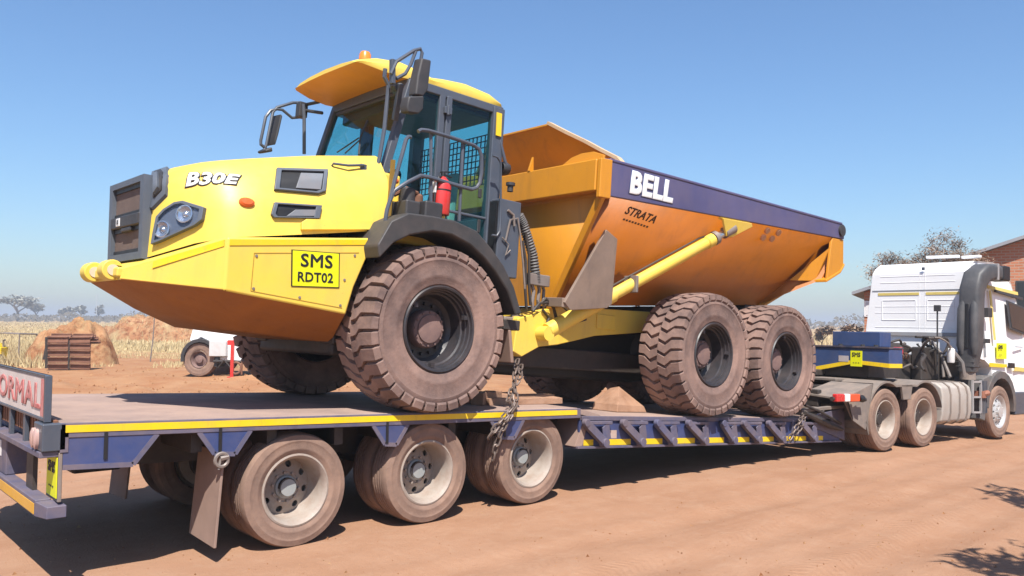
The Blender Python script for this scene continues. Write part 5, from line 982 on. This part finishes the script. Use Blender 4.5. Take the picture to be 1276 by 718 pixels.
# ------------------------------------------------------------------ background: earth mounds, field, trees, vehicles, building
def PG(px, py, dz=0.):
    d = ray(px, py); lo, hi = 1., 3000.
    for _ in range(60):
        md = (lo+hi)/2; q = CAM+d*md
        if q.z > float(zg(q.x, q.y))+dz: lo = md
        else: hi = md
    return CAM+d*lo
def PD(px, py, depth): d = ray(px, py); return CAM+d*(depth/d.dot(cF))
EARTH = bpy.data.materials.new("turned_red_earth"); EARTH.use_nodes = True
def earth():
    t = EARTH.node_tree; N = t.nodes; L = t.links; b = N["Principled BSDF"]; geo = N.new("ShaderNodeNewGeometry")
    def n_(sc, r=.65): q = N.new("ShaderNodeTexNoise"); q.inputs["Scale"].default_value = sc; q.inputs["Detail"].default_value = 7; q.inputs["Roughness"].default_value = r; L.new(geo.outputs["Position"], q.inputs["Vector"]); return q.outputs["Fac"]
    def rm(f, a, c): r = N.new("ShaderNodeMapRange"); r.inputs[1].default_value = a; r.inputs[2].default_value = c; L.new(f, r.inputs[0]); return r.outputs[0]
    def mx(f, a, c):
        x = N.new("ShaderNodeMix"); x.data_type = 'RGBA'; L.new(f, x.inputs[0])
        for i, v in ((6, a), (7, c)):
            if isinstance(v, tuple): x.inputs[i].default_value = v+(1,)
            else: L.new(v, x.inputs[i])
        return x.outputs[2]
    c = mx(rm(n_(.7), .35, .65), (.29, .12, .052), (.38, .225, .12)); c = mx(rm(n_(2.5), .46, .64), c, (.17, .065, .028)); c = mx(rm(n_(.45), .52, .66), c, (.38, .275, .145))
    L.new(c, b.inputs["Base Color"]); b.inputs["Roughness"].default_value = .95; b.inputs["Specular IOR Level"].default_value = .1
    bp = N.new("ShaderNodeBump"); bp.inputs["Strength"].default_value = .8; bp.inputs["Distance"].default_value = .08; L.new(n_(6, .75), bp.inputs["Height"]); L.new(bp.outputs[0], b.inputs["Normal"])
earth()
def mound(name, cx, cy, rx, ry, h, ang, seed):
    n = 90; V = []; F_ = []; X = np.linspace(-1.3, 1.3, n); xx, yy = np.meshgrid(X, X, indexing='ij'); r = np.hypot(xx, yy)
    ca, sa = math.cos(ang), math.sin(ang); wx = cx+xx*rx*ca-yy*ry*sa; wy = cy+xx*rx*sa+yy*ry*ca
    prof_ = np.clip(1-r**2*(1+.5*vnoise(wx, wy, .55, seed)), 0, 1)**.75
    z = zg(wx, wy)-.12+h*prof_*(1+.7*vnoise(wx, wy, .5, seed+1))+prof_**.5*(vnoise(wx, wy, 1.5, seed+2)*.6+vnoise(wx, wy, 3.7, seed+3)*.38+vnoise(wx, wy, 8, seed+4)*.2)
    me = bpy.data.meshes.new(name); ix_ = np.arange(n*n).reshape(n, n); me.from_pydata(np.stack([wx, wy, z], -1).reshape(-1, 3).tolist(), [], np.stack([ix_[:-1, :-1], ix_[1:, :-1], ix_[1:, 1:], ix_[:-1, 1:]], -1).reshape(-1, 4).tolist())
    me.materials.append(EARTH); me.shade_smooth(); o = bpy.data.objects.new(name, me); COL.objects.link(o); o["kind"] = "structure"; return (wx, wy, z)
rdir = math.atan2(-math.sin(YAW), math.cos(YAW))
a = PG(88, 455); M1 = mound("earth_mound", a.x+.35, a.y+1.4, 1.85, 1.4, 1.75, rdir, 21)
a = PG(205, 426); M2 = mound("earth_mound", a.x, a.y+1.5, 5.2, 3.0, 2.5, rdir, 31)
a = PG(150, 420); M3 = mound("earth_mound", a.x, a.y+1.5, 3.6, 2.2, 1.3, rdir, 41)
# dry grass: blades over the field, thinning towards the yard, and tufts on the mounds
bl = []
def blades(X, Y, Z, hmin, hmax, wd):
    n = len(X); h = rng.uniform(hmin, hmax, n); a = rng.uniform(0, 2*math.pi, n); lx, ly = rng.normal(0, .28, n)*h, rng.normal(0, .28, n)*h; w = wd*rng.uniform(.6, 1.4, n)
    bl.append((np.stack([X-np.cos(a)*w, Y-np.sin(a)*w, Z-.03], -1), np.stack([X+np.cos(a)*w, Y+np.sin(a)*w, Z-.03], -1), np.stack([X+lx, Y+ly, Z+h], -1)))
def view_pts(n, px0, px1, d0, d1, pw=1.):
    px = rng.uniform(px0, px1, n); dd = d0*(d1/d0)**(rng.uniform(0, 1, n)**pw); tx = (px-638)/FPX; X = CAM.x+dd*(cF.x+tx*cR.x); Y = CAM.y+dd*(cF.y+tx*cR.y); return X, Y, dd
X, Y, D = view_pts(38000, -160, 330, 50, 280, 1.0); keep = (vnoise(X, Y, .12, 51)+.35*vnoise(X, Y, .5, 52) > -.22); X, Y, D = X[keep], Y[keep], D[keep]; blades(X, Y, zg(X, Y), .12, .38, .022+.0006*D)
X, Y, D = view_pts(5000, -120, 62, 30, 55); blades(X, Y, zg(X, Y), .2, .6, .028)
X, Y, D = view_pts(9000, 60, 300, 31, 50); keep = (vnoise(X, Y, .35, 53)+.3*vnoise(X, Y, 1.2, 54)+.12*vnoise(X, Y, 3.1, 56) > .14); X, Y, D = X[keep], Y[keep], D[keep]; blades(X, Y, zg(X, Y)+relief(X, Y), .05, .20, .02)
for (wx, wy, z), cnt in ((M1, 3000), (M2, 6000), (M3, 3000)):
    i = rng.integers(8, 82, (cnt, 2)); x, y, zz = wx[i[:, 0], i[:, 1]], wy[i[:, 0], i[:, 1]], z[i[:, 0], i[:, 1]]; kk = (zz > zg(x, y)+.03) & (vnoise(x, y, .8, 55) > -.05); x, y, zz = x[kk]+rng.normal(0, .06, kk.sum()), y[kk]+rng.normal(0, .06, kk.sum()), zz[kk]; blades(x, y, zz, .08, .30, .018)
X, Y, D = view_pts(9000, 1000, 1300, 30, 140); blades(X, Y, zg(X, Y), .3, .8, .03+.0006*D)
A_ = np.concatenate([q[0] for q in bl]); B_ = np.concatenate([q[1] for q in bl]); C_ = np.concatenate([q[2] for q in bl]); n = len(A_)
me = bpy.data.meshes.new("dry_grass"); V = np.concatenate([A_, B_, C_]); me.from_pydata(V.tolist(), [], np.stack([np.arange(n), np.arange(n)+n, np.arange(n)+2*n], -1).tolist()); me.materials.append(GRASSM); o = bpy.data.objects.new("dry_grass", me); COL.objects.link(o); tag(o, "dry straw coloured grass over the field and on the earth mounds", "grass"); o["kind"] = "stuff"
# loose stones and clods on the sand
mb = MB(); T4 = [(1, 0, -.5), (-.5, .87, -.5), (-.5, -.87, -.5), (0, 0, .7)]
def clods(X, Y, s0, s1):
    for x, y in zip(X, Y):
        s = random.uniform(s0, s1)*random.uniform(.4, 1); z = gz(x, y); q = Matrix.Rotation(random.uniform(0, 6.3), 3, 'Z') @ Matrix.Rotation(random.uniform(-.6, .6), 3, 'X')
        mb.add([q @ Vector((a[0]*s, a[1]*s*random.uniform(.6, 1.2), a[2]*s))+Vector((x, y, z+.1*s)) for a in T4], [(0, 2, 1), (0, 1, 3), (1, 2, 3), (2, 0, 3)])
X, Y, D = view_pts(2600, -50, 1330, 3.6, 16); clods(X, Y, .005, .016)
X, Y, D = view_pts(160, -50, 1330, 3.6, 14); clods(X, Y, .015, .035)
X, Y, D = view_pts(800, 40, 560, 16, 34); clods(X, Y, .02, .08)
o = mb.build("loose_stones", EARTH, smooth=0); tag(o, "small stones and clods of earth scattered over the red sand", "stones"); o["kind"] = "stuff"
# ---- trees
def tree(name, label, base, height, crown_w, crown_h, trunk_r, leaf, nleaf, lsize, flat=True, group=None, spread=1., nb=5, twig=0, seed=0, sparse=.0):
    r = random.Random(seed); t_ = thing(name, label, "tree", base, group=group); mb = MB(); tips = []
    def grow(p, d, ln, rad, lev):
        pts = [p]; 
        for i in range(3): d = (d+Vector((r.uniform(-.22, .22), r.uniform(-.22, .22), r.uniform(-.1, .15)))).normalized(); pts.append(pts[-1]+d*ln/3)
        mb.tube(pts, [rad, rad*.85, rad*.7, rad*.5], 6 if lev < 2 else 4)
        if lev >= 2: tips.append(pts[-1]); tips.extend(pts[1:3] if lev > 2 else [])
        if lev < (4 if twig else 3):
            for k in range(r.randint(3, 4) if lev else nb):
                a = r.uniform(0, 6.28); up = r.uniform(.25, .75) if flat else r.uniform(.1, 1.1)
                nd = (d*.45+Vector((math.cos(a)*spread, math.sin(a)*spread, up))).normalized(); grow(pts[r.choice((2, 3, 3))], nd, ln*r.uniform(.5, .75), rad*.5, lev+1)
    grow(Vector((0, 0, -.1)), Vector((r.uniform(-.1, .1), r.uniform(-.1, .1), 1)), height*.42, trunk_r, 0)
    zmax = max(v[2] for v in mb.v); xmax = max(max(abs(v[0]), abs(v[1])) for v in mb.v); sz, sx_ = height/zmax, crown_w/2/xmax; 
    f = lambda v: Vector((v[0]*(1+(sx_-1)*min(1, max(0, v[2]/(height*.35)))), v[1]*(1+(sx_-1)*min(1, max(0, v[2]/(height*.35)))), v[2]*sz)); mb.v = [tuple(f(v)) for v in mb.v]; tips = [f(q) for q in tips]
    mb.build("trunk", BARK, t_, smooth=50)
    lm = MB(); V = []; F_ = []
    for i in range(nleaf):
        c = r.choice(tips)
        q = c+Vector((r.gauss(0, crown_w*(.026 if twig else .05)), r.gauss(0, crown_w*(.026 if twig else .05)), r.gauss(0, crown_h*(.035 if twig else .07)))); s = lsize*r.uniform(.5, 1.4); a, e = r.uniform(0, 6.28), r.uniform(-.7, .7)
        u = Vector((math.cos(a)*math.cos(e), math.sin(a)*math.cos(e), math.sin(e)))*s; w = Vector((-math.sin(a), math.cos(a), r.uniform(-.5, .5)))*s*(.22 if twig else .45); k = len(V); V += [q-u, q+w, q+u, q-w]; F_.append((k, k+1, k+2, k+3))
    lm.add(V, F_); lm.build("crown", leaf, t_, smooth=0); return t_
acs = [(22, 393, 370, 42, 330, "flat topped acacia tree at the left edge of the field, largest on the skyline"), (75, 393, 386, 11, 430, "small round bush tree between the two flat acacias"), (47, 393, 380, 26, 400, "grey spreading acacia just right of the largest field tree"), (100, 393, 382, 14, 420, "round dark acacia standing alone in the middle of the skyline"), (121, 394, 382, 12, 450, "thin umbrella shaped acacia, rightmost on the skyline"), (86, 393, 384, 15, 440, "low scrubby acacia left of the lone dark one")]
for i, (px, yb_, yt, w, dist, lab) in enumerate(acs):
    b_ = PD(px, yb_, dist); b_.z = float(zg(b_.x, b_.y)); h = CAM.z+(394.5+px*.01-yt)/FPX*dist-b_.z; tree("acacia_tree", lab, b_, h, w/FPX*dist*1.15, h*.4, .18+.0006*dist, LEAF, 900, .34*dist/150, True, "acacia trees along the skyline", 1.15, 5, seed=100+i)
mb = MB(); V = []; F_ = []                         # continuous far scrub line
r = random.Random(5)
for i in range(5200):
    px = r.uniform(-200, 300) if r.random() < .6 else r.uniform(960, 1330); dist = r.uniform(300, 520); q = PD(px, 395, dist); z0 = float(zg(q.x, q.y)); hh = 1.5*(1.6+2.2*max(0, vnoise(np.array([px]), np.array([0.]), .035, 61)[0]+.3)*(1 if px < 600 else 2.0)); q.z = z0+r.uniform(0, 1)**1.3*hh; s = r.uniform(.4, 1.1)
    a = r.uniform(0, 6.28); u = Vector((math.cos(a), math.sin(a), r.uniform(-.4, .4)))*s; w = Vector((0, 0, s*.6)); k = len(V); V += [q-u, q-w, q+u, q+w]; F_.append((k, k+1, k+2, k+3))
mb.add(V, F_); o = mb.build("far_scrub", LEAFG, smooth=0); tag(o, "hazy grey line of far scrub at the edge of the field", "scrub"); o["kind"] = "stuff"
for i, (px, yb_, yt, w, dist) in enumerate(((1022, 416, 404, 34, 75), (1062, 416, 398, 40, 60))):
    b_ = PD(px, yb_, dist); b_.z = float(zg(b_.x, b_.y)); h = (yb_-yt)/FPX*dist+1.2
    tree("dry_bush", ("low grey dry bush seen just past the rearmost dump truck wheel", "dry tan bush behind the blue gooseneck box")[i], b_, h, w/FPX*dist, h*.6, .06, LEAFB, 1600, .16, False, None, 1.2, 6, seed=200+i)
b_ = PD(1160, 420, 24); b_.z = float(zg(b_.x, b_.y)); tree("thorn_tree", "bare brown thorn tree spreading above the white tractor cab", b_, CAM.z+(405-290)/FPX*24-b_.z, 4.9, 1.6, .13, LEAFB, 42000, .05, True, None, 1.5, 9, twig=1, seed=311)
# tree beside the photographer whose shade falls on the sand
b_ = Vector((2.75, -7.72, 0)); b_.z = float(zg(b_.x, b_.y)); tree("shade_tree", "leafy tree beside the yard whose branch shadow falls on the sand at lower right", b_, 5.0, 4.4, 2.2, .14, LEAFD, 16000, .12, False, None, 1.35, 7, twig=1, seed=402)
# ---- rusty crawler track section in front of the left mound
a = PG(86.5, 461.5); TS = thing("crawler_track", "rusty crawler track section folded up in front of the left earth mound", "crawler track", (a.x, a.y, 0), (0, 0, rdir+.12))
sc_ = (a-CAM).dot(cF)/FPX; W2 = 26*sc_; shp = MB(); shp.hexa([(-W2*.46, -.03, -.105), (W2*.46, -.03, -.105), (W2*.46, .03, -.105), (-W2*.46, .03, -.105), (-W2*.46, -.05, .105), (W2*.46, -.05, .105), (W2*.46, .01, .105), (-W2*.46, .01, .105)]); shp.box((-W2*.46, -.11, .06), (W2*.46, -.04, .09)); sh0 = None
for side_ in (-.5, .5):
    for k in range(9):
        ang = k; z = .13+.225*k if k < 5 else None
        if k < 5: loc = (side_*W2, -.02*k, z); rot = (-.06*k+random.uniform(-.05, .05), random.uniform(-.02, .02), random.uniform(-.04, .04))
        else: kk = k-5; loc = (side_*W2, .12+.22*kk, 1.12-.06*kk*kk*.4); rot = (-1.35-.1*kk, 0, random.uniform(-.04, .04))
        if sh0 is None: sh0 = shp.build("track_shoe", RUST, TS, .006); o = sh0
        else: o = sh0.copy(); COL.objects.link(o); o.parent = TS
        o.location = loc; o.rotation_euler = rot
mb = MB()
mb.beam((-W2*1.05, .0, .06), (-W2*1.12, .06, 1.12), .07, .10)
mb.hexa([(-W2*1.3, .1, .35), (-W2*1.02, .1, .35), (-W2*1.02, .2, .35), (-W2*1.3, .2, .35), (-W2*1.12, .1, 1.15), (-W2*1.02, .1, 1.15), (-W2*1.02, .2, 1.15), (-W2*1.12, .2, 1.15)]); mb.build("track_chain", DARK, TS, .01); mb = MB(); mb.beam((0, -.06, .05), (0, -.08, 1.0), .05, .06); mb.build("track_pin_bar", DARK, TS, .01)
# thin pole, metal frame with yellow pump at the left edge
a = PG(187, 451); mb = MB(); mb.tube([(0, 0, -.1), (.10, 0, 1.0), (.17, 0, 2.6)], [.032, .028, .02], 8); o = mb.build("marker_pole", STEEL); o.location = a; o.rotation_euler = (0, 0, rdir); tag(o, "thin leaning steel pole stuck in the ground before the right earth mound", "pole")
a = PG(10, 453); k = (a-CAM).dot(cF)/FPX; FR = thing("metal_frame", "rectangular thin metal frame standing around a yellow machine at the left edge", "frame", a, (0, 0, rdir)); mb = MB(); mb.tube([(13*k, 0, 0), (13*k, 0, 37*k), (-30*k, 0, 38*k), (-30*k, 0, 0)], .03, 6); mb.build("frame_tube", STEEL, FR); mb = MB(); mb.tube([(13*k, 1.2, 0), (13*k, 1.2, 36*k), (-30*k, 1.2, 37*k)], .03, 6); mb.tube([(13*k, 0, 37*k), (13*k, 1.2, 36*k)], .03, 6); mb.build("rear_frame_tube", STEEL, FR)
PM = thing("yellow_pump", "small yellow pump set half cut off by the left edge of the picture", "pump", a+Vector((-.15, .4, 0)), (0, 0, rdir)); mb = MB(); mb.box((-.8, -.25, .15), (.12, .25, .62)); mb.hexa([(-.8, -.2, .62), (.05, -.2, .62), (.05, .2, .62), (-.8, .2, .62), (-.7, -.15, .78), (-.05, -.15, .78), (-.05, .15, .78), (-.7, .15, .78)]); mb.build("housing", YBR, PM, .03)
mb = MB(); mb.box((-.9, -.3, .0), (.3, .3, .14)); mb.lathe([(.12, 0), (.12, .2)], 14, c=(.05, -.35, .25), cap=True); mb.build("skid_base", DARK, PM, .01); mb = MB(); mb.tube([(.05, 0, .6), (.05, 0, .86), (.12, 0, .9)], .035, 8); mb.build("exhaust_pipe", STEEL, PM)
# white vehicle half hidden behind the dump truck
a = PG(247, 468.5); k = (a-CAM).dot(cF)/FPX; VH = thing("white_truck", "white truck with a single dusty wheel showing, half hidden behind the big dump truck nose", "truck", a, (0, 0, rdir-.10))
px_ = lambda x, y: ((x-247)*k, (468.5-y)*k)
mb = MB(); mb.uw([px_(*q) for q in ((233, 424), (238, 406), (262, 400), (262, 360), (330, 352), (410, 355), (410, 452), (312, 452), (270, 448), (270, 440), (263, 428), (248, 421), (237, 430))], .05, 1.9); mb.build("body", WHITE, VH, .05, 40, seg=3)
mb = MB(); aa = np.linspace(math.radians(190), math.radians(-25), 12); P = []
c0 = px_(249, 447); ro, ri = 25*k, 20.5*k
V = [(c0[0]+r_*math.cos(t_), y, c0[1]+r_*math.sin(t_)) for y in (-.06, .5) for r_ in (ro, ri) for t_ in aa]; n = 12
mb.add(V, [(q, q+1, n+q+1, n+q) for q in range(n-1)]+[(2*n+q, 3*n+q, 3*n+q+1, 2*n+q+1) for q in range(n-1)]+[(q, 2*n+q, 2*n+q+1, q+1) for q in range(n-1)]+[(n+q, n+q+1, 3*n+q+1, 3*n+q) for q in range(n-1)]); mb.build("wheel_arch", DKPL, VH, .01)
R_ = 21*k; w = MB(); w.lathe([(R_*.52, -.12), (R_*.50, -.14), (R_*.44, -.10), (R_*.40, -.02), (R_*.22, -.06), (R_*.20, -.12), (0, -.13)], 28); w = w.build("wheel", HUBD, VH); tyre_mb(R_, R_*.54, .15, n=44).build("tyre", TYRE2, w, smooth=40); w.location = (0, .16, R_-.02); dup(w, VH, (0, 1.75, R_-.02), (0, 0, math.pi)); dup(w, VH, (120*k, .16, R_-.02)); dup(w, VH, (120*k, 1.75, R_-.02), (0, 0, math.pi))
mb = MB(); x0, z0 = px_(262, 444); x1, z1 = px_(284, 424); mb.box((x0, -.12, z0), (x1, .2, z1)); mb.build("bumper", mat("grey_bumper", (.72, .72, .72), .5, .3), VH, .03); mb = MB(); x0, z0 = px_(268, 452); x1, z1 = px_(420, 436); mb.box((x0+.2, .1, z0), (x1, 1.7, z1)); mb.tube([(x0, -.1, z0+.05), (x0+.5, -.12, z0+.06), (x1, -.1, z0)], .05, 8); mb.build("undercarriage", DARK, VH, .02)
mb = MB(); mb.tube([(px_(275, 0)[0], -.14, px_(0, 458)[1]), (px_(283, 0)[0], -.16, px_(0, 448)[1]), (px_(292, 0)[0], -.14, px_(0, 458)[1])], .03, 8); mb.build("tow_hook", DARK, VH)
a2 = PG(289, 471); JK = thing("red_jack", "red upright stand with hoses beside the white truck bumper", "jack", a2, (0, 0, rdir)); mb = MB(); mb.box((-.05, -.05, 0), (.05, .05, 46*k)); mb.box((-.16, -.04, 40*k), (.10, .04, 46*k)); mb.box((-.12, -.12, 0), (.12, .12, .04)); mb.build("post", RED, JK, .01)
mb = MB(); mb.tube([(.12+.16*math.cos(t_), 0, 12*k+.18*math.sin(t_)) for t_ in [2*math.pi*i/20 for i in range(20)]], .035, 6, closed=True); mb.tube([(.3, 0, 4*k), (.32, 0, 30*k)], .03, 6); mb.build("hose_coil", RUST, JK)
# ---- brick building behind the tractor
bl_ = PD(1077, 412, 27.5); bl_.z = float(zg(bl_.x, bl_.y))-.05; wd = Vector((.38, -.925, 0)).normalized(); ang = math.atan2(wd.y, wd.x)
BD = thing("brick_building", "red brick building with a sloping grey sheet roof behind the white tractor", "building", bl_, (0, 0, ang))
BRK = bpy.data.materials.new("red_brick_wall"); BRK.use_nodes = True; t = BRK.node_tree; N = t.nodes; L = t.links; b = N["Principled BSDF"]; tc = N.new("ShaderNodeTexCoord"); sxx = N.new("ShaderNodeSeparateXYZ"); cx = N.new("ShaderNodeCombineXYZ"); L.new(tc.outputs["Object"], sxx.inputs[0]); L.new(sxx.outputs[0], cx.inputs[0]); L.new(sxx.outputs[2], cx.inputs[1])
bt = N.new("ShaderNodeTexBrick"); bt.inputs["Color1"].default_value = (.33, .115, .055, 1); bt.inputs["Color2"].default_value = (.40, .155, .08, 1); bt.inputs["Mortar"].default_value = (.33, .24, .18, 1); bt.inputs["Scale"].default_value = 1; bt.inputs["Brick Width"].default_value = .23; bt.inputs["Row Height"].default_value = .086; bt.inputs["Mortar Size"].default_value = .012; bt.inputs["Bias"].default_value = .1; L.new(cx.outputs[0], bt.inputs[0]); L.new(bt.outputs[0], b.inputs["Base Color"]); b.inputs["Roughness"].default_value = .9
bp = N.new("ShaderNodeBump"); bp.inputs["Strength"].default_value = .6; bp.inputs["Distance"].default_value = .01; bp.invert = True; L.new(bt.outputs["Fac"], bp.inputs["Height"]); L.new(bp.outputs[0], b.inputs["Normal"])
cB = Matrix.Rotation(-ang, 3, 'Z') @ (CAM-bl_)
def PB(px, py): d = Matrix.Rotation(-ang, 3, 'Z') @ ray(px, py); q = cB+d*(-cB.y/d.y); return q.x, q.z
e0 = PB(1076, 364); e1 = PB(1276, 298.5); sl_ = (e1[1]-e0[1])/(e1[0]-e0[0]); RW = 12.; zt = lambda x: e0[1]+sl_*x
xm = RW; mb = MB(); mb.uw([(0, 0), (xm*2, 0), (xm*2, zt(0)), (xm, zt(xm)), (0, zt(0))], 0, .22); mb.box((0, .22, 0), (.22, 9, zt(0))); mb.box((2*xm-.22, .22, 0), (2*xm, 9, zt(0))); mb.box((.22, 8.8, 0), (2*xm-.22, 9, zt(0))); mb.build("wall", BRK, BD)
mb = MB(); mb.ext([(-.35, -.35, zt(-.35)+.02), (xm, -.35, zt(xm)+.02), (xm, -.35, zt(xm)+.12), (-.35, -.35, zt(-.35)+.12)], (0, 9.7, 0)); mb.ext([(2*xm+.35, -.35, zt(-.35)+.02), (xm, -.35, zt(xm)+.02), (xm, -.35, zt(xm)+.12), (2*xm+.35, -.35, zt(-.35)+.12)], (0, 9.7, 0)); mb.build("roof", ROOFM, BD)
for (q0, q1, mt) in (((1079, 377), (1088, 393), mat("white_window", (.75, .76, .78), .5)), ((1268, 352), (1300, 382), GLASSD)):
    x0, z1 = PB(*q0); x1, z0 = PB(*q1); mb = MB(); mb.box((x0-.05, -.03, z0-.05), (x1+.05, .01, z1+.05)); f = mb.build("window", DKPL if mt is GLASSD else WHITE, BD, .01); mb = MB(); mb.box((x0, -.045, z0), (x1, -.031, z1)); mb.build("pane", mat("dark_pane", (.03, .035, .04), .15) if mt is GLASSD else mt, f)
a = PD(1074, 414, 24.5); a.z = float(zg(a.x, a.y)); FP = thing("gate_post", "thin pale gate post and bar at the left end of the brick building", "post", a, (0, 0, rdir)); mb = MB(); mb.tube([(0, 0, 0), (0, 0, 1.25)], .035, 8); mb.tube([(.16, .1, 0), (.16, .1, 1.1)], .02, 8); mb.tube([(0, 0, 1.22), (.30, .1, 1.22)], .02, 8); mb.build("post", mat("pale_pipe", (.6, .6, .62), .5), FP)
for (px, dist, h) in ((33, 420, 11), (120, 420, 13)):
    q = PD(px, 396, dist); q.z = 0; mb = MB(); mb.tube([(0, 0, 0), (0, 0, h)], [.22, .1], 6); mb.tube([(-.9, 0, h*.93), (.9, 0, h*.93)], .1, 5); o = mb.build("radio_mast", mat("hazy_mast_grey", (.5, .53, .57), .7)); o.location = q; tag(o, "thin grey mast on the skyline above the %s" % ("largest acacia" if px < 50 else "rightmost acacia"), "mast")
print("objects", len(bpy.data.objects), "tris", sum(len(p.vertices)-2 for o in bpy.data.objects if o.type == 'MESH' for p in o.data.polygons) if 0 else "")

# ------------------------------------------------------------------ air
hz = bpy.data.materials.new("hazy_air"); hz.use_nodes = True; hn = hz.node_tree.nodes; hn.clear(); ho = hn.new("ShaderNodeOutputMaterial"); hv = hn.new("ShaderNodeVolumePrincipled")
hv.inputs["Color"].default_value = (.86, .90, .97, 1); hv.inputs["Density"].default_value = .0012; hv.inputs["Anisotropy"].default_value = .2
hz.node_tree.links.new(hv.outputs[0], ho.inputs["Volume"])
mb = MB(); mb.box((-3600, -160, -2.2), (3600, 4600, 16)); o = mb.build("haze", hz, smooth=0); tag(o, "thin pale haze of warm air over the yard and field", "haze"); o["kind"] = "stuff"
